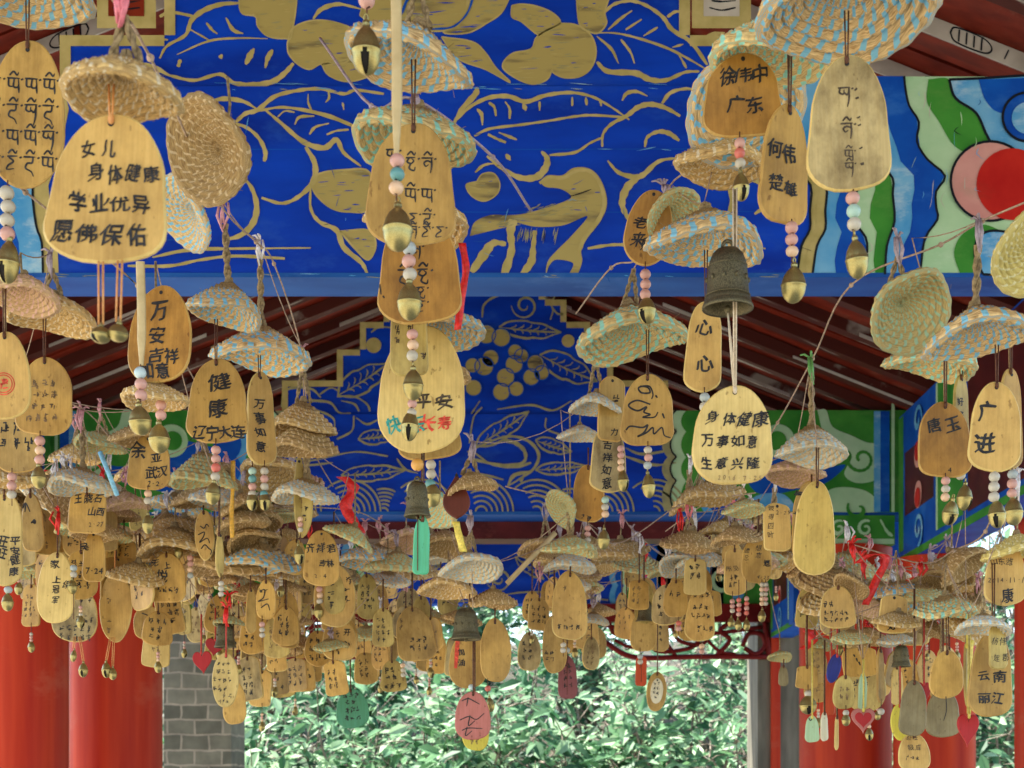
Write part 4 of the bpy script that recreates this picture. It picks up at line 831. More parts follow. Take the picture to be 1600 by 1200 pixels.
G = "wind chimes hanging from the strings"
TOPS = []
def rope(mb, p0, p1, r, m=0, strands=2, pitch=None):
    L = (p1-p0).length; n = max(6, int(L/(r*1.6))); t = (p1-p0).normalized(); a = t.cross(Vector((0, 1, .01))).normalized(); b = t.cross(a); pitch = pitch or r*9
    for s in range(strands):
        pts = []
        for i in range(n+1):
            q = 2*math.pi*(i/n*L/pitch + s/strands); bulge = 1 - .25*abs(2*i/n-1)
            pts.append(p0.lerp(p1, i/n) + (a*math.cos(q) + b*math.sin(q))*r*.62*bulge)
        mb.tube(pts, r*.62, m, 5, False)
SEED = [0]
def C(label, d, hat_=None, tag_=None, txt=(), beads=(), bell=(), top=None, cord="brown", strap=None, cy=None, name="wind_chime", cat="wind chime", group=G, extra=None, hh=.28, line=True):
    """one hanging chime: rope or tie, straw hat, cord, wooden tag, beads, bell (all on one plumb line)"""
    SEED[0] += 1; r = random.Random(SEED[0]*77); hats = [hat_] if hat_ and not isinstance(hat_[0], (tuple, list)) else (hat_ or [])
    tags = [tag_] if tag_ and not isinstance(tag_[0], (tuple, list)) else (tag_ or []); s = 1/F*d
    bells = [bell] if bell and not isinstance(bell[0], (tuple, list)) else list(bell); beads = [beads] if beads and not isinstance(beads[0], (tuple, list)) else list(beads)
    xs = hats[0][0] if hats else (tags[0][0]+tags[0][2])/2 if tags else strap[0] if strap else bells[0][0]
    ys = [h[1]-h[2]*.45 for h in hats] + [t[1] for t in tags] + [b[1] for b in bells]
    ytop = top[0] if top else min(ys) - 12
    o = P(xs, ytop, d); root = empty(name, o, label, cat, group)
    def loc(x, y, dy=0): v = P(x, y, d) - o; v.y += dy; return v
    for (x, y, w_, kind, pit, rol) in hats:
        D = w_*s*.97; ho = link("straw_hat", hat(kind, r.randrange(2), hh), root, loc(x, y)); ho.scale = (D, D, D*r.uniform(.92, 1.08))
        ho.rotation_euler = (Matrix.Rotation(R(rol), 3, 'Y') @ Matrix.Rotation(R(-pit), 3, 'X') @ Matrix.Rotation(r.random()*6.28, 3, 'Z')).to_euler()
    CM = [MB()]; cm = CM[0]; rm = MB(); tm = MB(); hasr = False; hast = False
    if top:
        style = top[1]; tie = top[2] if len(top) > 2 else None; yb = (hats[0][1] - hats[0][2]*hh*.93*math.cos(R(hats[0][4]))) if hats else (tags[0][1] if tags else bells[0][1])
        xh = hats[0][0] + (hats[0][2]*hh*.93*math.sin(R(hats[0][5])) if hats else 0) if hats else xs
        a, b = loc(xs if abs(xh-xs) < 8 else xh, ytop), loc(xh, yb)
        if tie: a2 = a.lerp(b, min(.38, .024/max(.01, (b-a).length)))
        else: a2 = a
        if style == "braid": rope(rm, a2, b, .0042 if d < 2 else .0055); hasr = True
        elif style == "loop":
            for dx in (-.005, .005): rope(rm, a2, b + Vector((dx*2, 0, 0)), .0028); hasr = True
        elif style == "thin": rm.tube([a2, a2.lerp(b, .5) + Vector((r.gauss(0, .001), 0, 0)), b], .0013, 0, 5); hasr = True
        if tie:
            hast = True
            for q in range(5):
                dx = r.gauss(0, .0022); e = a2 + Vector((r.gauss(0, .002), -.004, -.012*r.random())); tm.tube([a + Vector((dx, -.002, 0)), a.lerp(e, .5) + Vector((dx*1.4, -.005, 0)), e], [.0014, .0018, .001], 0, 5)
            for q in range(4): e = a + Vector((r.gauss(0, .006), r.gauss(0, .004), .002 + .008*r.random())); tm.tube([a, a.lerp(e, .6) + Vector((0, 0, .003)), e], [.0014, .0016, .0008], 0, 4)
    if strap:
        x, y0, y1, wd = strap; st = MB(); w2 = wd*s/2; L = smooth_line([loc(x-2, y0, -.002), loc(x+1, (y0+y1)/2, -.004), loc(x, y1, -.002)], 8); n = len(L); vs = []
        for i, v in enumerate(L):
            q = w2*(1 - .55*max(0, (i/(n-1)-.75)*4)); th = .0012
            vs += [v + Vector((-q, 0, 0)), v + Vector((-q*.6, -th, 0)), v + Vector((q*.6, -th, 0)), v + Vector((q, 0, 0)), v + Vector((0, th, 0))]
        st.add(vs, [(i*5+k, i*5+(k+1) % 5, i*5+5+(k+1) % 5, i*5+5+k) for i in range(n-1) for k in range(5)], 0); st.obj("strap", [STRAP], root, True)
    for ti, t in enumerate(tags):
        x0, y0, x1, y1, shape, tone = t[:6]; yaw = t[6] if len(t) > 6 else r.gauss(0, 5); rol = t[7] if len(t) > 7 else r.gauss(0, 1.6)
        cyw = max(.2, math.cos(R(yaw))); wd = (x1-x0)*s/cyw; hg = (y1-y0)*s; cx = (x0+x1)/2; th = .0045 if hg > .03 else .003; edge = .0013 if hg > .05 else .0009
        mb = MB(); ol = outline(shape, wd, hg); n = len(ol); cz = -hg/2
        if shape not in ('heart', 'bud'): k1, k2 = r.random()*6, r.random()*6; ol = [(x*(1 + .018*math.sin(z/hg*5+k1) + .006*math.sin(z/hg*17+k2)) + wd*.02*math.sin(z/hg*3+k2), z + hg*.008*math.sin(x/wd*9+k1)) for x, z in ol]
        inn = [(x*(1-2*edge/wd), cz + (z-cz)*(1-2*edge/hg)) for x, z in ol]
        rings = [[(x, -th/2, z) for x, z in inn], [(x, -th/2+edge, z) for x, z in ol], [(x, th/2-edge, z) for x, z in ol], [(x, th/2, z) for x, z in inn]]
        mb.add([v for q in rings for v in q], [(j*n+i, j*n+(i+1) % n, (j+1)*n+(i+1) % n, (j+1)*n+i) for j in range(3) for i in range(n)] + [tuple(range(n)), tuple(3*n+i for i in reversed(range(n)))], [6 if j < 2 else 0 for j in range(3) for i in range(n)] + [0, 0])
        yy = -th/2 - .0004; zs = s/cyw
        if hg > .05: mb.add([(.0022*math.cos(a)*.9, yy, -hg*.075 + .0022*math.sin(a)) for a in [i*math.pi/5 for i in range(10)]], [tuple(range(10))], 1)   # hole for the cord
        lx = lambda x: (x-cx)*zs
        lz = lambda y: (y0-y)*s
        inks = {"k": 1, "f": 2, "b": 3, "t": 4, "r": 5}
        for T in txt:
            if len(T) > 0 and T[0] == "#":
                if T[1] != ti: continue
                T = T[2:]
            elif ti: continue
            if T[0] == "tib":      # rows of Tibetan-looking script: x0, x1, rows [y], size, ink
                for row in T[3]: tibetan(mb, lx(T[1]), lx(T[2]), lz(row), T[4]*s, yy, inks[T[5]], r)
            elif T[0] == "scr":    # worn writing: rows from y, x range, size, ink
                _, xa, xb, ya, yb, sz, ink = T; y_ = ya
                while y_ <= yb + .1:
                    x_ = xa + r.random()*sz*.5
                    while x_ <= xb + .1: scrawl(mb, lx(x_), lz(y_), sz*s, yy, inks[ink], r); x_ += sz*1.15
                    y_ += sz*1.45
            elif T[0] == "brush":  # free brush strokes in photo pixels
                for pts in T[1]: brush(mb, [(lx(x), lz(y)) for x, y in pts], T[2]*s, yy, inks[T[3]], 6, .4)
            elif T[0] == "seal":
                for rr in (T[3], T[3]*.8): brush(mb, [(lx(T[1]) + rr*s*math.cos(a), lz(T[2]) + rr*s*math.sin(a)) for a in [i*.4 for i in range(17)]], 1.6*s, yy, inks["r"], 2, 0)
                scrawl(mb, lx(T[1]), lz(T[2]), T[3]*s, yy, inks["r"], r)
            else:                  # text, x of the first character, y, size, direction, ink
                st, x_, y_, sz, di = T[:5]; ink = inks[T[5] if len(T) > 5 else "k"]
                adv = T[6] if len(T) > 6 else (sz*1.08)
                for i, ch in enumerate(st):
                    if ch != " ": write(mb, ch, lx(x_) + r.gauss(0, sz*.03)*s, lz(y_) + r.gauss(0, sz*.03)*s, sz*s*1.05, yy - .0002*(i % 2), ink, r)
                    if di == "h": x_ += adv
                    else: y_ += adv
        to = mb.obj("wooden_tag" if shape not in ("heart", "bud") else "heart_pendant", [TONE[tone], INK["k"], INK["f"], INK["b"], INK["t"], INK["r"], TONE["cream"] if tone in ("pale", "cream", "yellow", "weathered") else TONE["pale"] if tone in ("honey", "orange", "brown") else TONE[tone]], root, False, loc(cx, y0, -.0015*ti))
        to.rotation_euler = (R(r.gauss(0, 1.5)), R(rol), R(yaw))
        if ti == 0:
            ya = cy if cy is not None else (hats[0][1] + 2 if hats else ytop); 
            if y0 + 6 > ya:
                for dx in ((-.0016, .0016) if d < 1.9 else (-.0006, .0006)): cm.tube([loc(cx, ya) + Vector((dx, -.003, 0)), loc(cx, y0 + (y1-y0)*.07) + Vector((dx*.5, -.0036, 0))], .0007, 0, 4)
                kz = loc(cx, y0 + (y1-y0)*.045); cm.lathe([(0, .003), (.0016, .002), (.002, 0), (.0016, -.003), (0, -.004)], 6, 0, kz + Vector((0, -.0036, 0)))
    for (x, y, dia, codes) in beads:
        for i, cdd in enumerate(codes):
            bo = link("bead", BEADM[cdd], root, loc(x + r.gauss(0, dia*.03), y + i*dia*.92, -.003)); q = dia*s; bo.scale = (q, q, q*r.uniform(.92, 1.04)); bo.rotation_euler = (r.gauss(0, .15), r.gauss(0, .15), 0)
        yprev = (tags[0][3] - 6) if tags else y - dia; ye = next((b[1]-b[3]*.5 for b in bells if abs(b[0]-x) < 14), y + len(codes)*dia)
        if strap: yprev = strap[2] - 2
        cm = MB(); CM.append(cm); cm.tube([loc(x, yprev, -.003), loc(x, ye, -.003)], .0006, 0, 4)
    for b in bells:
        x, y, w_, h_, k = b[:5]
        if k == "b": bo = link("bronze_bell", BRZ, root, loc(x, y)); bo.scale = (w_*s, w_*s, h_*s)
        else:
            bo = link("jingle_bell", JING[0 if k == "j" else 1], root, loc(x, y, -.003)); q = w_*s/.72; bo.scale = (q, q, h_*s*.98); bo.rotation_euler = (R(r.gauss(0, 4)), R(r.gauss(0, 4)), R(r.gauss(0, 55)))
        if not any(abs(be[0]-x) < 14 for be in beads) and tags:
            ya = tags[0][3] - 8 if y > tags[0][3] - 10 else None
            if ya: 
                cm = MB(); CM.append(cm)
                for dx in (-.0014, .0014): cm.tube([loc((x+xs)/2 if abs(x-xs) < 20 else x, ya, -.0035) + Vector((dx, 0, 0)), loc(x, y - h_*.5, -.003) + Vector((dx, 0, 0))], .0007, 0, 4)
        if k == "b" and tags and tags[0][1] > y:
            cm = MB(); CM.append(cm)
            for dx in (-.0009, .0009): cm.tube([loc(x, y + h_*.5) + Vector((0, 0, 0)), loc((tags[0][0]+tags[0][2])/2, tags[0][1] + 10, -.0036) + Vector((dx, 0, 0))], .0008, 0, 4)
    for cm in CM:
        if cm.v: cm.obj("hanging_cord", [CORD[cord]], root, True)
    if hasr: rm.obj("rope_hanger", [ROPE], root, True)
    if hast: tm.obj("plastic_tie", [TIE[top[2]]], root, True)
    if extra: extra(root, loc, s, r)
    if line: TOPS.append(o.copy())
    return root
def ribbon(name, label, pts, wd, d, tie, cat="ribbon"):
    """a hanging strip of cloth through photo points"""
    q = smooth_line([P(x, y, d) for x, y in pts], 7); n = len(q); mb = MB(); w2 = wd/F*d/2; vs = []
    for i, p in enumerate(q):
        a = .5*math.sin(i*.5); e = Vector((math.cos(a)*w2, math.sin(a)*w2, 0)); t = Vector((0, .0008, 0)); vs += [p-e-t, p+e-t, p+e+t, p-e+t]
    mb.add(vs, [(i*4+k, i*4+(k+1) % 4, i*4+4+(k+1) % 4, i*4+4+k) for i in range(n-1) for k in range(4)] + [(3,2,1,0), tuple((n-1)*4+k for k in range(4))]); o = mb.obj(name, [TIE[tie]], None, True); tag(o, label, cat); return o
def string(label, pts, r_=.0011, mat_=None):
    q = smooth_line([P(*p) for p in pts], 6); mb = MB(); mb.tube(q, r_, 0, 5)
    for p in pts[1:-1]:
        c = P(*p); mb.lathe([(0, .003), (.0024, .0015), (.0028, 0), (.0024, -.002), (0, -.0035)], 7, 0, c)
    o = mb.obj("twine_string", [mat_ or TWINE], None, True); tag(o, label, "string"); return o
# ------------------------------------------------------------------ the chimes, near ones first (photo pixels, metres from the camera)
# near left
C("tag with four lines of Tibetan script at the left edge under a blue striped hat", 1.25, (35,-8,215,"blue",0,-3), (-18,62,108,290,"egg","honey",0,2), [("tib",-14,96,[124,164,204,244],25,"k")], (14,304,23,"wwwp"), (15,408,36,76,"j"), (-70,"braid"))
C("large pale arched tag asking Buddha's blessing, four lines of Chinese, two small bells below", .9, (193,152,192,"natural",0,4), (80,178,272,413,"arch","pale",0,2.5), [("女儿",142,238,25,"h","k",32),("身体健康",156,274,27,"h","k",29),("学业优异",131,322,28,"h","k",32),("愿佛保佑",107,370,33,"h","k",39)], (), [(160,524,33,30,"j"),(187,521,33,32,"p")], (-20,"loop","hotpink"), "orange", cy=135)
C("brown straw hat tipped on its side behind the Buddha's blessing tag", 1.22, (318,234,168,"brown",48,58), None, (), (), (), (120,"thin"), line=False)
C("blue checked straw hat tipped up behind the lower right of the Buddha's blessing tag", 1.3, (285,335,125,"blue",30,48), None, (), (), (), (250,"thin"))
# upper middle column
C("pale hide strap with pink, teal and peach beads and brass bell, before the Tibetan tags", .98, None, None, (), (620,254,23,"pte"), (622,357,48,80,"p"), None, strap=(620,-60,245,17), name="bead_strap", cat="bell strap", line=False)
C("brass bell with open slit on a pink bead, hanging from the top edge", 1.0, None, None, (), (574,4,26,"p"), (573,78,47,84,"j"), None, strap=(574,-80,-6,10), name="bead_strap", cat="bell strap", line=False)
C("peach and blue hat with a Tibetan tag of four lines, top of the middle column", 1.17, (638,100,208,"blue",-4,16), (575,192,718,382,"arch","honey",0,1), [("tib",604,640,[236],24,"k"),("tib",634,692,[248,296],23,"k"),("tib",640,690,[334],20,"k"),("tib",640,704,[354],19,"k")], (640,390,22,"gpw"), (640,470,39,66,"p"), (-30,"loop"), cy=96)
C("orange tag with upright Tibetan script under a mint striped hat, second in the middle column", 1.4, (648,228,192,"mint",0,5), (586,330,718,508,"arch","orange",0,-1), [("tib",640,672,[386],22,"k"),("tib",620,690,[424],26,"k"),("tib",648,672,[452,474],20,"k"),("brush",[[(592,446),(594,462)],[(597,464),(599,468)]],3,"b")], (645,524,18,"pew"), (646,600,33,54,"p"), (150,"braid","lilac"), cy=230)
C("small thin tag with three short columns, squeezed between the orange and the long life tags", 1.46, (650,352,170,"natural",0,6), (610,440,670,586,"box","olive",0,1), [("scr",620,624,516,560,12,"b"),("scr",636,650,512,520,13,"b"),("scr",662,664,516,560,13,"b")], (644,632,15,"pw"), (641,664,28,56,"j"), (300,"thin"), cy=352)
C("big bright tag with teal and red words for joy and long life, middle column", 1.52, (684,522,150,"blue",0,-3), (590,508,728,706,"round","cream",0,0), [("平安",662,627,25,"h","b",30),("快乐",614,664,25,"h","t",34),("长寿",668,661,27,"h","r",27),("千",625,560,13,"h","f")], (), (), (440,"braid","red"), cy=520)
C("scalloped bronze bell with an orange bead and a jade green plate below", 1.6, None, (648,806,674,898,"plate","jade",0,3), (), (653,727,20,"o"), (652,780,42,56,"b"), (700,"thin"), name="bell_chime", cat="bell chime")
C("plain brown tag half hidden behind the joy and long life tag, white and teal beads", 1.68, (676,590,120,"brown",0,4), (616,620,716,720,"arch","brown",0,-5), (), (673,727,16,"wwt"), (676,772,26,44,"p"), (560,"thin"))
C("dark red glossy teardrop pendant by a tipped brown hat under the long life tag", 1.75, (738,764,84,"brown",-6,-10), (692,738,735,812,"bud","chestnut",0,0), (), (), (), (690,"loop","lilac"), name="pendant_chime", cat="pendant")
C("whitish green hat tipped steeply beside the scalloped bronze bell", 1.85, (672,790,95,"mint",25,38), None, (), (), (), (720,"thin"))
# upper right
C("weathered pale tag with faint upright Tibetan script under the big blue striped hat", 1.15, (1326,25,290,"blue",-2,-4), (1255,86,1388,300,"arch","weathered",0,-2), [("tib",1306,1330,[140],24,"b"),("tib",1308,1334,[196],24,"b"),("tib",1312,1336,[238,258],18,"b"),("brush",[[(1333,142),(1335,144)],[(1335,155),(1336,158)],[(1336,186),(1337,188)],[(1337,198),(1338,200)],[(1338,234),(1339,236)],[(1339,258),(1340,262)]],6,"b")], (1332,312,22,"pmw"), (1337,404,36,68,"j"), (-90,"braid"), cy=20)
C("orange tag naming Guangdong under a mint striped hat, upper right", 1.3, [(1216,92,212,"mint",-6,-2)], (1095,84,1225,214,"arch","orange",0,-2), [("徐伟中",1133,120,27,"h","k",26),("广东",1146,165,27,"h","k",28)], (1155,226,17,"prw"), (1157,292,27,50,"j"), (10,"braid"), cy=92)
C("blue and cream coiled hat facing the viewer behind the Guangdong tag", 1.45, (1166,172,190,"blue",38,-4), None, (), (), (), (60,"thin"))
C("natural straw hat with white stitches below the Guangdong tag", 1.5, (1124,262,150,"natural",-3,3), None, (), (), (), (205,"thin"))
C("turned narrow tag with two slanting names and three pink beads, upper right", 1.22, None, (1190,164,1276,350,"arch","honey",28,4), [("何伟",1212,240,26,"h","k",24),("楚雄",1218,292,26,"h","k",25)], (1236,358,20,"ppe"), (1239,444,40,64,"p"), (85,"thin"))
C("dark bronze bell with a round tag of good health and business as its clapper", 1.22, None, (1083,603,1212,760,"round","cream",0,1), [("身体健康",1112,657,23,"h","k",25),("万事如意",1106,692,19,"h","k",23),("生意兴隆",1104,727,20,"h","k",24),("2016.7.25",1124,750,9,"h","f",8)], (), (1137,436,80,96,"b"), (296,"thin"), "white")
C("slim pale tag with the character for heart written twice, beside the dark bronze bell", 1.55, (1100,388,188,"blue",-2,2), (1073,470,1132,612,"slim","pale",0,2), [("心",1103,512,26,"v"),("心",1106,568,26,"v")], (1100,622,16,"gw"), (), (318,"braid"), cy=392)
C("orange tag half covered by a green tipped hat, pink beads and a slit bell below", 1.65, (1052,338,98,"green",28,-35), (985,296,1060,416,"egg","orange",0,8), [("老来",1008,350,22,"v","k",28),("财",1022,382,22,"v")], (1008,430,17,"ppp"), (1010,484,30,50,"j"), (290,"thin","lilac"))
C("mint and peach hat with an orange tag of looping cursive signs", 1.75, (990,534,182,"mint",2,-8), (968,585,1055,696,"arch","honey",0,0), [("brush",[[(1000,604),(1012,606),(1015,614),(1002,614),(998,606),(1014,604),(1020,616),(1018,624)],[(1024,618),(1027,622)],[(1016,632),(995,626),(982,634),(996,642),(1010,636),(1006,644),(1016,648),(1004,652),(1022,652),(1028,644)],[(1035,646),(1038,654)],[(978,672),(985,666),(1004,668),(1012,664),(1006,676),(996,682),(1010,676),(1020,668),(1022,678),(1034,668),(1038,680),(1048,684)]],3.0,"k")], (1012,704,13,"wpg"), (1013,758,22,44,"j"), (420,"loop"), cy=516)
C("brown tag with one upright line, tucked left of the cursive orange tag", 1.95, (930,640,84,"cream",0,4), (935,588,978,690,"box","brown",12,1), [("scr",960,962,606,660,12,"k"),("力",960,676,13,"v","k")], (970,702,11,"ppee"), (973,750,19,40,"j"), (560,"loop"), cy=640)
C("whitish hat just above the pale crackled tag of good fortune", 2.05, (905,684,72,"cream",-2,2), None, (), (), (), (640,"thin"))
C("pale crackled tag with an upright wish for good fortune, left of the cursive orange tag", 2.0, None, (922,668,980,770,"slim","weathered",15,2), [("吉祥如意",949,696,17,"v","k",20)], (945,782,12,"mwe"), (943,842,20,36,"p"), (640,"thin"))
C("plain orange tag without writing before a tipped green hat, beside the crackled tag", 2.15, (876,796,66,"green",30,55), (893,726,945,816,"arch","orange",0,0), [("scr",908,925,808,810,9,"k")], (918,826,10,"ppw"), (), (640,"thin"), cy=700)
# left, second depth
C("pinkish straw hat seen from below at the left edge", 1.5, (32,466,118,"pinkish",8,6), None, (), (), (), (395,"thin"))
C("natural hat with white stitches and a plain arched tag, left edge", 1.6, (80,498,138,"natural",8,5), (25,558,117,680,"arch","honey",0,1), [("scr",40,95,600,660,12,"f")], (64,690,16,"pep"), (62,745,24,40,"p"), (395,"loop","lilac"), cy=492)
C("tag with a round red stamp cut off by the left edge", 1.48, None, (-30,518,47,654,"round","pale",0,0), [("seal",6,600,17)], (), (), (440,"thin"))
C("dark orange tag with thick cursive brush signs under the blessing tag's right corner", 1.5, (243,628,108,"natural",0,2), (200,447,308,603,"egg","orange",-10,2), [("万安",252,490,29,"v","k",38),("吉祥",252,560,25,"h","k",26),("如意",240,584,23,"h","k",24)], [(253,634,17,"pp")], (250,684,34,52,"p"), (408,"thin"))
C("beige strap with blue and pink beads and egg shaped bell before the dark orange tag", 1.35, None, None, (), (221,584,19,"cpp"), (220,656,36,52,"p"), None, strap=(222,410,572,14), name="bead_strap", cat="bell strap", line=False)
C("tag wishing health from Dalian in Liaoning under a blue hat on a thick braid", 1.65, (350,492,120,"blue",2,8), (290,560,387,692,"arch","honey",0,0), [("健康",342,600,31,"v","k",39),("辽宁大连",312,677,22,"h","k",20)], (338,704,15,"pprw"), (334,770,24,40,"j"), (318,"braid","pink"), cy=500, hh=.42)
C("narrow turned tag of ten thousand wishes beside the Dalian tag, under a blue hat", 1.8, (406,560,162,"blue",-3,3), (385,580,427,726,"slim","pale",30,-2), [("万事如意",403,632,17,"v","k",22)], [(395,737,13,"mtpw"),(414,737,13,"wpwt")], [(395,782,19,34,"j"),(414,782,19,34,"j")], (376,"braid","white"), cy=556)
C("two brown hats stacked on one string above the leaf shaped tags", 2.0, [(472,674,106,"natural",-4,3),(476,706,104,"brown",-4,3)], None, (), (), (), (545,"loop","pink"), hh=.45)
C("pair of thin leaf shaped tags turned edge on under the stacked brown hats", 2.1, (478,780,110,"cream",-3,4), [(455,712,478,840,"leaf","olive",20,-3),(470,740,494,838,"leaf","olive",-20,4)], [("scr",465,468,770,815,9,"f"),("#",1,"scr",480,485,795,820,9,"k")], (470,812,9,"epw"), (468,866,17,34,"j"), (690,"braid"), cy=765)
C("tag from Wuhan dated in spring, below the twin brass bells", 1.95, (216,690,95,"brown",0,0), (197,680,267,765,"arch","honey",0,0), [("余",215,704,25,"v"),("亚",245,716,16,"v"),("武汉",237,738,18,"h","k",17),("2.2.",232,756,11,"h","k",7)], (232,772,12,"ew"), (232,818,18,34,"p"), (640,"thin"))
C("greenish hat beside the Wuhan tag, over a grey one", 2.1, [(318,756,104,"green",-4,3)], None, (), (), (), (690,"braid"), hh=.45)
C("grey blue hat with a cursive oval tag, right of the Wuhan tag", 2.25, (343,788,96,"cream",0,5), (303,797,334,876,"oval","pale",0,-3), [("brush",[[(312,822),(318,826),(322,820),(326,824)],[(308,836),(318,832),(316,840),(310,848),(322,842),(326,850)],[(312,858),(318,852),(324,858),(328,862),(326,868)]],2,"k")], (), (), (730,"thin"), cy=790)
C("blue grey hat with a blue straw stuck in it, left middle", 1.95, (128,764,108,"cream",3,3), (107,770,167,834,"box","honey",0,0), [("王晓石",124,780,14,"h","k",15),("山西",144,801,13,"h","k",14),("2.27",142,820,10,"h","k",6)], (), (), (640,"braid","pink"), cy=756)
C("natural hat seen edge on between the Shanxi and the Wuhan tags", 2.2, (196,792,80,"pinkish",-5,-4), None, (), (), (), (738,"thin","pink"))
C("brown hat tipped sideways left of the Shanxi tag", 2.15, (88,800,96,"brown",5,48), None, (), (), (), (720,"thin"), hh=.48)
C("brown tag of scrawled signs at the left edge, behind the plain arched tag", 1.8, None, (-14,640,66,738,"round","brown",0,0), [("scr",4,52,668,716,17,"k")], (20,746,15,"ppw"), (), (600,"thin"))
C("cream tag with an upright wish in two columns, cut by the left edge", 1.9, (0,750,120,"natural",0,5), (-22,770,38,916,"slim","cream",0,0), [("平安",26,846,16,"v","k",17),("旺旺",6,848,17,"v","k",19),("健康",25,876,16,"v","k",18)], (14,922,13,"g"), (13,940,19,32,"p"), (700,"thin"), cy=765)
C("brown tag with a dark knot hole at the left edge", 2.05, None, (30,770,66,862,"arch","brown",0,-3), [("brush",[[(40,786),(38,800)],[(35,794),(40,786),(46,800)]],2.4,"k"),("brush",[[(48.5,814),(50.5,816),(49.5,818)]],9,"k")], (), (), (720,"thin"))
C("pale tag of slanting columns at the left, over the red column", 2.05, None, (60,862,122,974,"egg","cream",0,4), [("家",88,882,13,"v"),("上冠军",92,906,12,"v","k",16),("保",108,912,13,"v")], (116,888,11,"gw"), (114,916,16,26,"p"), (800,"thin","red"))
C("pink tinted tag dated in July, under a brown hat", 2.1, (150,838,84,"brown",0,2), (128,830,166,910,"arch","honey",0,0), [("吴",132,856,14,"v"),("7.24",138,893,12,"h","k",7)], (), (), (770,"thin","red"))
C("broad worn tag of small lines, lowest before the red column on the left", 2.3, None, (84,915,156,1003,"round","weathered",0,2), [("scr",126,142,936,942,10,"k"),("scr",120,146,966,970,9,"k"),("scr",96,148,982,998,9,"k")], (), [(116,1024,10,22,"p"),(131,1046,15,26,"j")], (820,"thin"), "orange")
C("oval tag with one thin upright line and twin bells, right of the broad worn tag", 2.35, None, (155,895,206,1004,"oval","pale",0,0), [("scr",170,171,915,985,8,"f")], (), [(167,1046,15,28,"j"),(177,1052,13,22,"p")], (830,"thin"), "orange")
C("narrow dull tag above the oval tag, left cluster", 2.4, None, (163,822,186,888,"slim","olive",0,0), [("scr",172,174,840,870,8,"f")], (), (), (760,"thin"))
C("tan arched tag with a big cursive name under a wide brown hat", 2.3, (276,860,124,"natural",-3,-4), (229,864,292,942,"arch","honey",0,0), [("无",242,880,12,"v"),("悦",254,900,18,"v"),("上",262,884,10,"v"),("scr",236,282,922,924,8,"k")], (298,872,10,"ppeg"), (280,862,14,24,"p"), (780,"thin"))
C("brown tag with a drawn loop, under the big cursive name", 2.5, None, (208,945,254,1000,"round","brown",0,0), [("brush",[[(222,958),(234,964),(226,972)],[(222,984),(236,976),(244,984),(230,990),(240,994)]],1.8,"k")], (), (), (870,"thin"))
C("tilted tan tag with bold small writing left of the brick pier", 2.45, None, (238,930,282,992,"box","pale",0,-8), [("scr",250,272,944,976,9,"k")], (), (), (860,"thin"))
C("pale square tag below the tilted tan tag, over the edge of the pier", 2.6, None, (224,986,268,1043,"box","cream",0,3), [("scr",240,256,1004,1024,7,"f")], (), (), (900,"thin"), "red")
C("natural wide hat right of the July tag, over the left cluster", 2.3, (212,908,96,"natural",-6,10), None, (), (), (), (835,"thin"))
# middle left clusters
C("orange tag naming Qi from Jilin under a tipped greenish hat", 2.2, (545,842,84,"green",-8,26), (474,828,532,915,"arch","honey",0,2), [("齐祥君",486,857,14,"h","k",16),("吉林",506,880,11,"h","k",12),("2.4",496,900,9,"h","k",7)], (), (), (740,"thin"))
C("pale round tag with a smaller grey tag before it, below the Jilin tag", 2.4, None, [(488,880,556,980,"egg","pale",0,0),(506,895,540,960,"round","olive",6,0)], [("#",1,"scr",516,528,912,948,12,"k"),("scr",540,544,906,940,10,"k")], (500,912,10,"ppew"), (498,954,16,26,"p"), (800,"thin"))
C("round tag with the word for happiness, lowest under the Jilin tag", 2.55, None, (504,968,560,1032,"round","pale",0,3), [("开心",543,988,12,"v","k",18),("scr",516,530,990,1020,9,"k")], (), (), (860,"thin"))
C("cream striped hat over a cursive tag, left of the Jilin tag", 2.3, (410,886,124,"blue",-3,3), (400,906,432,968,"round","honey",0,0), [("brush",[[(406,924),(414,922),(412,934),(404,940),(420,936)],[(408,950),(418,944),(422,954)]],2,"k"),("scr",404,416,924,926,7,"k")], (410,976,9,"pww"), (), (770,"braid","pink"), cy=884)
C("wide brown hat below the Dalian tag", 2.35, (352,892,126,"brown",-4,2), (384,918,400,990,"slim","brown",20,0), (), (), (), (790,"thin","pink"), cy=890)
C("narrow olive tag hanging edge on, right of the Dalian bell", 2.0, None, (337,832,349,902,"leaf","olive",40,0), (), (346,912,9,"www"), (), (760,"thin"))
C("cream oval tag covered with small lines of writing, beside a red heart", 2.2, None, (333,1020,375,1106,"oval","cream",0,3), [("scr",342,360,1038,1038,6,"k"),("scr",340,364,1050,1052,7,"k"),("scr",336,366,1062,1064,7,"k"),("scr",336,360,1076,1078,7,"k"),("scr",352,366,1086,1088,7,"k"),("scr",346,362,1096,1097,5,"k")], (), (), (950,"thin","red"), "red")
C("plain tan tag behind the cream oval tag", 2.4, None, (346,1064,384,1132,"round","honey",0,-3), (), (), (), (960,"thin"))
C("plump red heart left of the cream oval tag", 2.35, None, (300,1018,330,1054,"heart","red",0,-6), (), (), (), (960,"thin"), "red", name="heart_chime", cat="heart pendant")
C("smaller red heart just above the cream oval tag", 2.45, None, (322,998,352,1026,"heart","red",0,8), (), (), (), (950,"thin"), "red", name="heart_chime", cat="heart pendant")
C("green square bell charm hanging over the cream oval tag", 2.4, (358,975,50,"green",0,0), None, (), (), (352,992,34,40,"b"), (930,"thin","red"))
C("grey blue hat at the right of the left clusters, before the blue far beam", 2.7, (606,912,72,"cream",-5,4), (640,930,676,1010,"round","olive",0,0), [("scr",650,664,965,1000,8,"k")], (), (), (840,"thin"), cy=905)
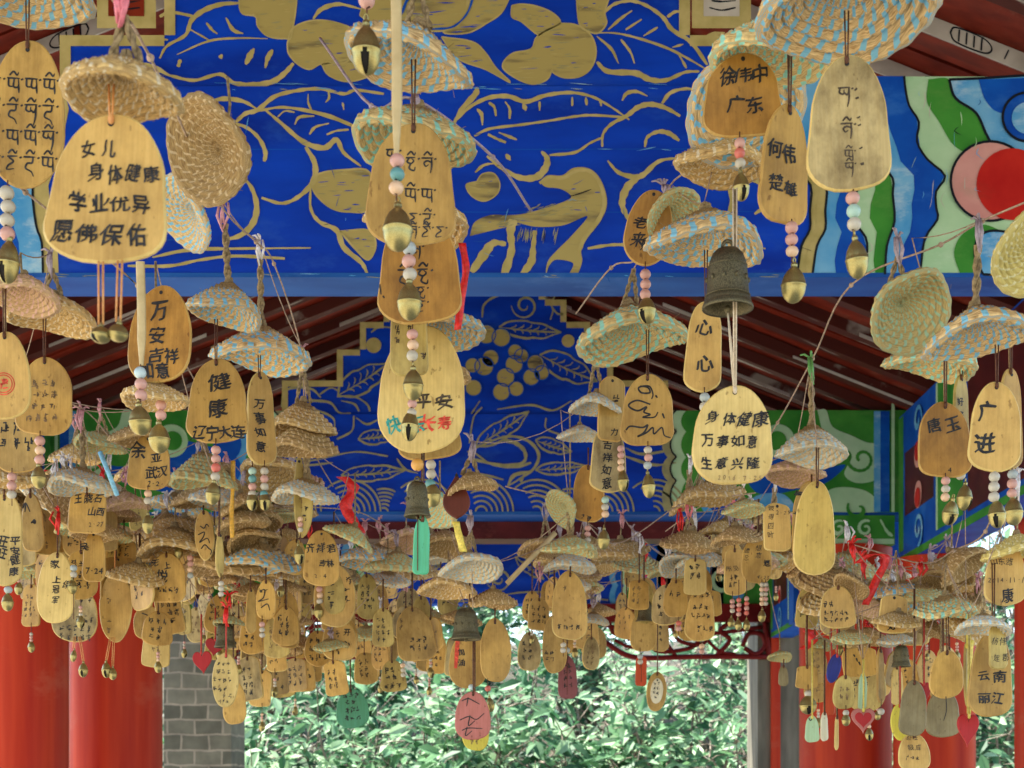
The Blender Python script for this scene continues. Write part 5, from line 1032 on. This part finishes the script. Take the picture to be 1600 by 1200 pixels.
C("green mint tag lit from behind before the shrubs, below the left clusters", 2.7, None, (522,1076,574,1138,"round","teal",0,-4), [("scr",538,558,1086,1124,8,"k")], (), (), (960,"thin"))
C("tawny tag with bold strokes right of the happiness tag", 2.6, None, (612,948,676,1034,"arch","brown",0,-6), [("scr",636,664,1000,1018,9,"k"),("scr",622,628,968,980,8,"f")], (630,1040,8,"eww"), (), (880,"thin"))
# middle
C("round stitched hat facing down over a dark bronze bell, in the middle", 2.2, [(736,892,102,"cream",14,-4)], None, (), (), (728,975,47,50,"b"), (806,"loop","lilac"), cy=890)
C("natural hat tucked behind the round stitched hat in the middle", 2.4, (700,925,95,"natural",8,4), None, (), (), (), (860,"thin"))
C("broad honey tag behind the dark bronze bell in the middle", 2.3, (770,945,78,"brown",-4,2), (748,966,799,1066,"egg","honey",0,0), [], (762,1076,10,"r"), (766,1100,14,26,"p"), (880,"thin"), cy=950)
C("orange striped tag with a dark upright line, left of the broad honey tag", 2.4, None, (704,985,764,1075,"round","honey",0,2), [("加油",722,1020,11,"v","k",16),("brush",[[(716,998),(714,1045)]],7,"r")], (736,1074,10,"c"), (), (900,"thin"))
C("salmon pink tag with three lines of brush writing before the shrubs", 2.25, None, (711,1080,768,1156,"round","pink",0,2), [("brush",[[(722,1096),(732,1092),(742,1096),(750,1100)],[(732,1090),(730,1104)],[(720,1126),(734,1120),(746,1124),(758,1114)],[(736,1118),(734,1134),(744,1126)],[(724,1142),(734,1138),(756,1138)],[(732,1136),(730,1150),(740,1142)]],1.8,"k")], (), (), (980,"thin"))
C("lemon yellow tag sticking out below the salmon pink one", 2.35, None, (720,1095,764,1173,"round","lemon",0,-1), [("scr",732,748,1158,1160,7,"f")], (), (), (985,"thin"))
C("tall arched tag with faint writing under a small cream hat, centre right", 2.3, (890,888,84,"cream",-2,2), (862,892,920,1000,"arch","pale",0,1), [("scr",872,906,980,990,8,"k"),("scr",880,886,920,925,7,"f")], (880,1008,9,"ww"), (), (832,"thin"), cy=884)
C("natural hat above the small cream hat, centre right", 2.15, (890,862,92,"green",-4,3), None, (), (), (), (800,"braid"))
C("second plain tag under the tall arched tag, centre right", 2.6, None, (846,960,886,1052,"egg","brown",0,0), [("scr",852,864,1020,1040,7,"k")], (), (), (870,"thin"))
C("plum red tag hanging before the shrubs, centre right", 2.7, None, (870,1024,902,1092,"arch","plum",0,-2), [("scr",878,892,1040,1076,7,"k")], (886,1016,9,"g"), (), (930,"thin"))
C("small orange strip tag before the shrubs, under the far beam", 3.0, None, (993,1024,1011,1072,"box","scarlet",0,0), (), (1002,1016,10,"g"), (), (930,"thin"))
C("brown oval charm with a white middle before the shrubs", 3.0, None, [(1011,1050,1043,1112,"oval","brown",0,3),(1017,1060,1037,1100,"oval","white",0,3)], [("#",1,"scr",1022,1030,1068,1092,5,"k")], (), (), (960,"thin"))
C("pale tag with spaced lines of writing under a white hat, right of centre", 2.5, (1092,880,74,"cream",0,-6), (1072,918,1120,1002,"arch","pale",0,2), [("scr",1084,1106,930,934,8,"k"),("scr",1082,1108,948,950,8,"k"),("scr",1082,1110,962,964,7,"k"),("scr",1090,1112,982,984,8,"k")], (1096,1010,9,"ep"), (), (835,"thin"), cy=882)
C("narrow speckled tag above the tag with spaced lines, right of centre", 2.45, None, (1068,872,1104,930,"box","cream",0,0), [("scr",1076,1096,886,910,9,"k")], (), (), (800,"thin","white"))
C("cream hat with a red tie tipped up, right of centre", 2.5, (1062,884,68,"cream",22,-10), (1036,906,1076,965,"round","honey",0,0), [("scr",1046,1062,928,932,9,"k")], (1060,974,9,"rp"), (), (800,"thin","red"))
C("brown shallow hat over the white one, right of centre", 2.4, (1076,856,92,"brown",-6,6), None, (), (), (), (785,"loop","hotpink"))
C("dark bronze bell in the cluster right of centre", 2.7, None, (990,905,1022,975,"round","olive",0,0), [("scr",998,1010,940,950,7,"k")], (), (1008,955,30,34,"b"), (850,"thin"))
C("tan round tag with a bell hanging left of the cream tipped hat", 2.7, None, (984,950,1028,1018,"round","brown",0,0), (), (1000,1026,9,"gw"), (), (880,"thin"))
# right
C("white rimmed hat on a thick jute and green cord, right of the round prosperous tag", 1.85, (1267,712,112,"cream",4,2), None, (), (), (), (560,"braid","green"), hh=.42)
C("natural hat with white stitching under the white rimmed hat", 1.95, (1242,744,98,"pinkish",4,4), (1235,752,1300,880,"arch","brown",0,0), [("气",1246,775,17,"v"),("scr",1240,1244,790,860,9,"k")], (), (), (700,"thin"), cy=742)
C("plain yellowish tag without writing, tall and arched, under the white rimmed hat", 1.8, None, (1243,750,1310,898,"arch","yellow",0,2), (), (), (), (700,"thin"))
C("shallow grey green hat below the round prosperous tag", 1.95, (1162,800,72,"green",2,-4), (1192,786,1236,862,"box","pale",0,0), [("彼得四叶",1204,794,10,"v","k",14),("2.29",1214,802,8,"h","k",6)], (), (), (735,"thin","white"), cy=800)
C("flat brown hat left of the grey green hat", 2.2, (1152,846,84,"brown",-5,-6), None, (), (), (), (790,"thin","hotpink"))
C("honey tag with upright wishes in the cluster under the grey green hat", 2.2, None, (1160,838,1210,912,"round","honey",0,3), [("遗忘",1168,862,9,"v","k",11),("想恋",1186,856,9,"v","k",12),("遗",1200,880,10,"v"),("4.23",1188,902,7,"h","k",5)], [(1154,938,8,"rprp"),(1166,936,8,"prpr"),(1190,914,8,"wewee"),(1196,914,8,"wpwpw")], [(1153,976,12,20,"p"),(1166,976,12,20,"j"),(1190,962,13,22,"p")], (780,"thin"))
C("pale tag with small signs left of the tag with upright wishes", 2.35, None, (1130,856,1165,930,"box","pale",0,-2), [("所见",1138,888,9,"h","k",11),("scr",1138,1152,902,918,7,"k")], (1144,940,8,"ppw"), (1142,972,12,18,"p"), (790,"thin"))
C("round greenish coiled hat facing the viewer, upper right", 1.5, (1425,488,142,"green",46,-24), None, (), (), (), (372,"loop","lilac"), hh=.42)
C("pale rimmed flat hat under the round greenish hat", 1.7, (1452,574,148,"mint",-6,8), (1485,585,1516,706,"slim","olive",35,2), [("好好",1496,630,14,"v","k",22),("祝愿",1500,668,15,"v","k",18)], (1500,716,15,"pgw"), (1506,776,25,46,"j"), (512,"thin"), cy=580)
C("wide cream and blue hat at the right, on two braided ropes", 1.42, (1530,532,182,"blue",2,-7), (1514,596,1598,738,"arch","pale",0,2), [("广",1540,645,32,"v"),("进",1540,695,34,"v")], (1552,746,17,"www"), (1556,802,28,50,"j"), (345,"braid","lilac"), cy=540)
C("yellow coiled hat facing the viewer at the right edge", 1.3, (1622,392,150,"lemon",50,-14), None, (), (), (), (280,"thin"))
C("orange arched tag with the surname Tang, right side", 1.55, None, (1432,628,1520,746,"arch","orange",0,0), [("唐玉",1458,666,25,"h","k",30),("4",1484,734,12,"h")], (1476,752,14,"pwe"), (1484,800,26,44,"j"), (540,"thin"))
C("turned tag of good business at the right edge, behind the wide cream and blue hat", 1.55, None, (1556,574,1600,732,"slim","pale",25,-2), [("生意兴",1576,640,18,"v","k",26)], (1580,742,16,"gpp"), (1582,798,30,50,"p"), (500,"thin"))
C("tag dated 2014 from Shandong under pale hat, right edge", 1.75, (1590,868,110,"lemon",0,-3), (1538,845,1604,946,"arch","pale",0,0), [("山东潍",1552,878,11,"h","k",12),("2014.11.1",1545,907,10,"h","k",6.5),("康",1573,930,20,"v")], (), (), (740,"thin","white"), cy=860)
C("brown thick hat tipped over in the crowded right cluster", 1.95, (1508,890,90,"brown",18,-34), None, (), (), (), (790,"thin"), hh=.45)
C("broad tag naming Yunnan and Lijiang, lower right", 1.75, None, (1516,985,1586,1120,"arch","honey",0,2), [("云南",1538,1058,19,"h","k",24),("丽江",1540,1092,19,"h","k",21)], (), (), (880,"thin"))
C("narrow dark tag with two slanting lines, over the Lijiang tag", 1.7, (1535,985,88,"cream",6,4), (1542,974,1573,1046,"slim","olive",10,-2), [("杨伟",1552,1002,12,"h","k",13),("连郡",1555,1028,12,"h","k",13)], (), (), (900,"thin"), cy=985)
C("plain tan round tag left of the Lijiang tag", 1.85, (1478,960,98,"mint",-4,-2), (1452,1016,1506,1091,"round","honey",0,0), [("brush",[[(1478,1088),(1479,1110),(1475,1126)]],1.6,"k")], (), (), (880,"thin"), cy=955)
C("wide dull tag behind the plain tan round tag", 1.95, None, (1445,1076,1500,1152,"arch","ash",0,-1), (), (), (), (930,"thin"))
C("dull arched tag without writing, over the lemon yellow oval", 1.9, None, (1406,1062,1450,1150,"arch","ash",0,2), (), (), (), (920,"thin"))
C("lemon yellow oval behind the dull arched tag", 2.0, None, (1391,1100,1420,1157,"oval","lemon",0,0), (), (), (), (930,"thin"), "red")
C("light arched tag with three small lines, lowest at the right", 1.95, None, (1402,1146,1453,1206,"round","pale",0,0), [("旺旺",1420,1153,8,"h","k",9),("靓成",1422,1168,9,"h","k",12),("scr",1416,1440,1184,1185,7,"k")], (), (), (1040,"thin"))
C("big red heart with pale edge beside the sunlit gap", 1.8, None, (1496,1116,1530,1168,"heart","red",0,2), (), (), (), (960,"thin"), "yellow", name="heart_chime", cat="heart pendant")
C("red heart half hidden by the dull arched tag", 2.05, None, (1432,1066,1454,1104,"heart","red",0,0), (), (), (), (960,"thin"), "red", name="heart_chime", cat="heart pendant")
C("red patterned heart with a pink border, before the red column", 1.95, None, [(1330,1107,1367,1146,"heart","pink",0,0),(1335,1113,1362,1139,"heart","red",0,0)], (), (), (), (1030,"thin"), "yellow", name="heart_chime", cat="heart pendant")
C("tan arched tag with rows of writing, left in the right cluster", 1.95, (1330,918,60,"brown",20,30), (1280,915,1338,982,"arch","pale",0,0), [("scr",1288,1304,944,946,8,"k"),("scr",1286,1324,958,976,7,"k")], (), (), (850,"thin","red"))
C("brown shell shaped hat in the right cluster before the red column", 2.05, (1346,948,68,"pinkish",15,20), None, (), (), (), (870,"thin","red"))
C("square tan tag with a bold brush mark in the right cluster", 1.9, (1400,978,80,"natural",-4,8), (1374,930,1420,990,"box","pale",0,4), [("好",1398,976,18,"v")], (), (), (860,"thin"))
C("grey hat over a dark bell charm in the right cluster", 2.0, (1400,1005,60,"cream",0,-3), None, (), (), (1408,1025,30,34,"b"), (930,"thin"))
C("brown cone hat with a plain cream strip tag, right cluster", 2.1, (1452,990,64,"brown",-4,22), (1392,1040,1410,1102,"plate","cream",0,0), (), (), (), (910,"thin"))
C("grey green hat tipped over, top of the right cluster", 2.0, (1440,940,86,"green",-4,-12), None, (), (), (), (880,"thin","red"))
C("coiled brown hat seen end on, in the right cluster", 2.05, (1452,922,76,"brown",40,10), None, (), (), (), (860,"thin","lilac"))
C("blue paper charm in the right cluster before the red column", 2.05, None, (1297,1022,1318,1068,"oval","indigo",0,12), (), (), (), (960,"thin"), "red")
C("dull round tag below the blue paper charm", 2.0, (1330,1003,66,"green",-5,2), (1303,1055,1338,1108,"round","olive",0,3), [("scr",1314,1326,1076,1090,8,"f")], (1321,1114,10,"w"), (1321,1124,14,22,"p"), (960,"thin"))
C("square cut tag with three brush dots, middle of the right cluster", 2.15, None, (1314,1012,1370,1058,"box","honey",0,-5), [("brush",[[(1332,1022),(1334,1026)],[(1336,1028),(1337,1034)],[(1339,1034),(1341,1040)]],2.6,"k")], (), (), (960,"thin"))
C("small square tan tag left of the dull round tag", 2.15, None, (1243,1040,1278,1076,"box","honey",0,0), (), (1262,1084,12,"w"), (1262,1100,28,34,"j"), (960,"thin"))
C("pale mint tag with a hook mark, before the red column", 2.1, None, (1257,1118,1280,1160,"arch","mint",0,0), [("brush",[[(1263,1122),(1266,1126),(1269,1121)]],1.6,"k")], (), (), (1000,"thin"), "yellow")
C("cream strip tag right of the pale mint one", 2.15, None, (1282,1112,1294,1158,"slim","white",0,0), (), (), (), (1000,"thin"))
C("long thin cream strip hanging lowest before the red column", 2.2, None, (1304,1118,1311,1172,"slim","cream",0,0), (), (), (), (1000,"thin"))
C("orange red paper strip behind the dull round tag", 2.25, None, (1289,1048,1308,1118,"box","scarlet",0,3), (), (), (), (940,"thin"), "red")
C("white and green strip tag on a yellow tie, before the red column", 2.0, None, (1342,1052,1355,1108,"plate","mint",0,2), (), (), (), (1035,"thin"), "yellow")
C("dark narrow tag seen edge on, right of the white and green strip", 2.1, None, (1368,1012,1382,1098,"slim","brown",35,0), (), (1376,1112,11,"w"), (), (940,"thin"))
C("brown round hat hanging before the brick pier on the right", 2.6, (1218,1028,40,"green",16,0), (1216,1040,1232,1072,"arch","ash",0,0), (), (), (), (990,"thin"))
C("dull olive tag turned edge on, left of the Lijiang tag", 1.9, None, (1503,1005,1516,1105,"leaf","olive",40,0), [("scr",1508,1509,1020,1080,7,"k")], (), (), (940,"thin"), "yellow")
# crowded clusters far back: individual small chimes that nothing tells apart
def cluster(label, group, x0, x1, y0, y1, n, d0, d1, seed, hatp=.45):
    r = random.Random(seed); tones = ["honey", "brown", "pale", "olive", "brown", "weathered", "honey"]
    for i in range(n):
        d = r.uniform(d0, d1); x = x0 + (x1-x0)*(i + r.uniform(.1, .9))/n; y = r.uniform(y0, y1); k = 170/d*r.uniform(.56, .80); w_ = k*r.uniform(.7, 1); h_ = k*r.uniform(1.15, 1.5)
        kind = r.choice(["natural", "brown", "green", "cream", "brown"])
        hy = y - h_*.15
        hs = (x + r.uniform(-4, 4), hy - r.uniform(4, 20), k*r.uniform(1.15, 1.5), kind, r.uniform(-6, 6), r.uniform(-10, 10)) if r.random() < hatp else None
        bl = (x, y+h_+12, 150/d*.09, "".join(r.choice("ppeww") for _ in range(3))) if r.random() < .5 else ()
        bb = (x, y+h_+12+150/d*.09*3.6, 170/d*.17, 170/d*.3, r.choice("jp")) if bl else ()
        C(label, d, hs, (x-w_/2, y, x+w_/2, y+h_, r.choice(["arch", "egg", "round", "slim", "box"]), r.choice(tones), r.gauss(0, 24), r.gauss(0, 5)), [("scr", x-w_*.28, x+w_*.2, y+h_*.3, y+h_*.8, max(6, w_*.2), r.choice("kkf"))], bl, bb, (y - 40 - r.random()*30, "thin", r.choice(["pink", "lilac", "white", "red"])) if r.random() < .5 else (y-45, "thin"), group=group)
cluster("small wooden tag in the crowd hanging right below the Jilin tag", "small chimes below the Jilin tag", 425, 615, 880, 1035, 30, 2.5, 3.7, 1)
cluster("small wooden tag in the crowd left of the dark bell over the shrubs", "small chimes left of the dark bell", 600, 720, 890, 1000, 15, 2.5, 3.6, 2)
cluster("small wooden tag crowded under the cream striped hat, left of the shrubs", "small chimes under the cream striped hat", 370, 470, 905, 1060, 16, 2.4, 3.5, 3)
cluster("small wooden tag crowded over the top of the left brick pier", "small chimes over the left brick pier", 225, 400, 870, 990, 18, 2.4, 3.4, 4)
cluster("small wooden tag crowded between the two bells right of the middle", "small chimes right of the middle", 820, 940, 900, 1010, 12, 2.6, 3.6, 5)
cluster("small wooden tag crowded before the right fretwork", "small chimes before the right fretwork", 965, 1085, 870, 985, 13, 2.5, 3.6, 6)
cluster("small wooden tag crowded left of the right brick pier", "small chimes left of the right pier", 1095, 1215, 815, 925, 11, 2.4, 3.4, 7)
cluster("small wooden tag deep in the crowded right cluster", "small chimes deep in the right cluster", 1250, 1500, 900, 1040, 20, 2.2, 3.1, 8, .7)
cluster("small wooden tag crowded behind the July tag on the left", "small chimes behind the July tag", 0, 225, 770, 915, 20, 2.2, 3.0, 9, .6)
cluster("small wooden tag crowded behind the stacked brown hats", "small chimes behind the stacked hats", 270, 470, 800, 900, 15, 2.3, 3.2, 10, .7)

# twine the chimes hang from
string("thin twine running from the blessing tag's hat down past the braided ropes", [(170,-10,.9),(235,90,1.0),(343,318,1.55),(400,378,1.75),(428,412,1.85),(470,545,2.0),(486,690,2.2),(520,760,2.6)])
string("thin twine sloping from the greenish round hat to the white rimmed hat", [(1640,300,1.3),(1535,345,1.42),(1470,382,1.5),(1330,445,1.6),(1270,560,1.85),(1215,660,2.1),(1160,740,2.3),(1040,830,2.6)])
string("thin twine slanting behind the blessing tag to the dark orange tag", [(-40,240,1.2),(40,300,1.3),(215,446,1.5),(250,500,1.8),(330,640,2.2)])
string("twine from the mint hat over to the orange tag with pink beads", [(900,490,2.0),(955,418,1.75),(1000,400,1.7),(1045,292,1.66),(1110,250,1.5)])
string("twine above the mint striped hats in the middle column", [(500,60,1.6),(580,165,1.42),(648,155,1.4),(770,245,1.5),(830,330,1.7)], .0016, TIE["lilac"])
string("thin twine at the right edge over the Shandong tag", [(1560,740,1.7),(1540,830,1.75),(1490,860,1.9),(1440,880,2.0),(1330,850,2.1)])
string("thin twine through the clusters on the left", [(20,600,1.8),(130,640,1.95),(180,690,2.1),(260,735,2.2),(360,780,2.35),(430,790,2.4),(560,800,2.6),(620,840,2.8)])
string("thin twine over the clusters right of the middle", [(790,760,2.1),(890,790,2.2),(960,850,2.4),(1060,790,2.45),(1110,780,2.4),(1180,770,2.2)])
def hat_crowd(label, group, x0, x1, y0, y1, n, d0, d1, seed):
    r = random.Random(seed)
    for i in range(n):
        d = r.uniform(d0, d1); x = x0 + (x1-x0)*(i + r.uniform(.1, .9))/n; y = r.uniform(y0, y1); w_ = r.uniform(.085, .115)*F/d
        k1 = r.choice(["natural", "natural", "natural", "brown", "green", "cream", "blue", "pinkish"]); rol = r.gauss(0, 12); pit = r.gauss(0, 10)
        hs = [(x, y, w_, k1, pit, rol)]
        if r.random() < .3: hs.append((x + r.uniform(-3, 3), y + w_*.30, w_*r.uniform(.9, 1.05), r.choice(["natural", "brown"]), pit, rol))
        C(label, d, hs, None, (), (), (), (y - w_*.3 - r.uniform(18, 48), r.choice(["braid", "thin", "loop"]), r.choice(["pink", "lilac", "white"])), name="straw_hat_chime", cat="straw hat", group=group)
hat_crowd("small straw hat crowded left of the Wuhan tag", "straw hats left of the Wuhan tag", 10, 190, 690, 860, 12, 2.1, 2.9, 21)
hat_crowd("small straw hat crowded between the Wuhan tag and the stacked brown hats", "straw hats beside the stacked hats", 215, 470, 740, 900, 15, 2.2, 3.1, 22)
hat_crowd("small straw hat crowded right of the Jilin tag", "straw hats right of the Jilin tag", 540, 720, 840, 930, 10, 2.5, 3.2, 23)
hat_crowd("small straw hat crowded over the tall arched tag, right of the bamboo stick", "straw hats right of the bamboo stick", 830, 1010, 850, 930, 7, 2.5, 3.2, 24)
hat_crowd("small straw hat crowded under the round tag of good health", "straw hats under the good health tag", 1060, 1240, 770, 900, 11, 2.3, 3.0, 25)
hat_crowd("small straw hat heaped up in the right cluster below the red ribbons", "straw hats in the right cluster", 1270, 1540, 890, 1000, 14, 2.0, 2.8, 26)
# twine that runs into the depth through the tops of the chimes, lane by lane
lanes = {}
for v in TOPS: lanes.setdefault(round(v.x/.15), []).append(v)
for kx in sorted(lanes):
    run = []
    def flush():
        if len(run) > 2:
            q = []
            for a, b in zip(run, run[1:]):
                for i in range(5):
                    f = i/5; c = a.lerp(b, f); c.z -= .05*(b-a).length*4*f*(1-f); q.append(c)
            q.append(run[-1]); mb = MB(); mb.tube(q, .0007, 0, 4); tag(mb.obj("twine_string", [TWINE], None, True), "thin twine tying the tops of several hanging chimes together", "string", "twine strings between the chimes")
        run.clear()
    for v in sorted(lanes[kx], key=lambda v: v.y):
        if v.y < 1.4: continue
        if run and ((v-run[-1]).length > .6 or abs(v.z-run[-1].z) > .22): flush()
        run.append(v)
    flush()
ribbon("red_ribbon", "bright red cloth ribbon hanging beside the orange Tibetan tag", [(722,380),(728,420),(722,460),(715,515)], 12, 1.45, "red")
ribbon("red_ribbon", "red cloth ribbon knotted by the stacked hats before the middle beam", [(535,745),(552,762),(540,790),(552,815),(562,832)], 20, 2.3, "red")
ribbon("red_ribbon", "red ribbon bow in the crowded right cluster", [(1340,880),(1362,866),(1385,872),(1370,905),(1352,945)], 14, 2.0, "red")
ribbon("red_ribbon", "red ribbon hanging left in the right cluster", [(1262,985),(1270,1000),(1255,1015)], 16, 2.2, "red")
ribbon("gold_ribbon", "gold patterned ribbon strip hanging right of the Dalian tag", [(364,720),(364,760),(362,800),(363,840)], 7, 2.1, "gold")
ribbon("yellow_ribbon", "yellow ribbon strip beside the Lijiang tag", [(1518,1000),(1516,1060),(1514,1115)], 7, 1.88, "yellow")
ribbon("yellow_ribbon", "small yellow ribbon under the dark red teardrop pendant", [(712,815),(718,840),(724,862)], 12, 1.8, "yellow")
st = MB(); st.tube([P(868,832,2.4), P(830,872,2.4), P(792,912,2.4)], .0045, 0, 8); tag(st.obj("bamboo_stick", [STRAP], None, True), "thin bamboo stick slanting among the chimes left of the small cream hat", "stick")
st = MB(); st.tube([P(156,706,1.9), P(170,740,1.9), P(183,774,1.9)], .0032, 0, 8); tag(st.obj("drinking_straw", [TIE["blue"]], None, True), "light blue straw stuck slantwise into the blue grey hat", "straw")
bpy.data.objects.remove(_fo)
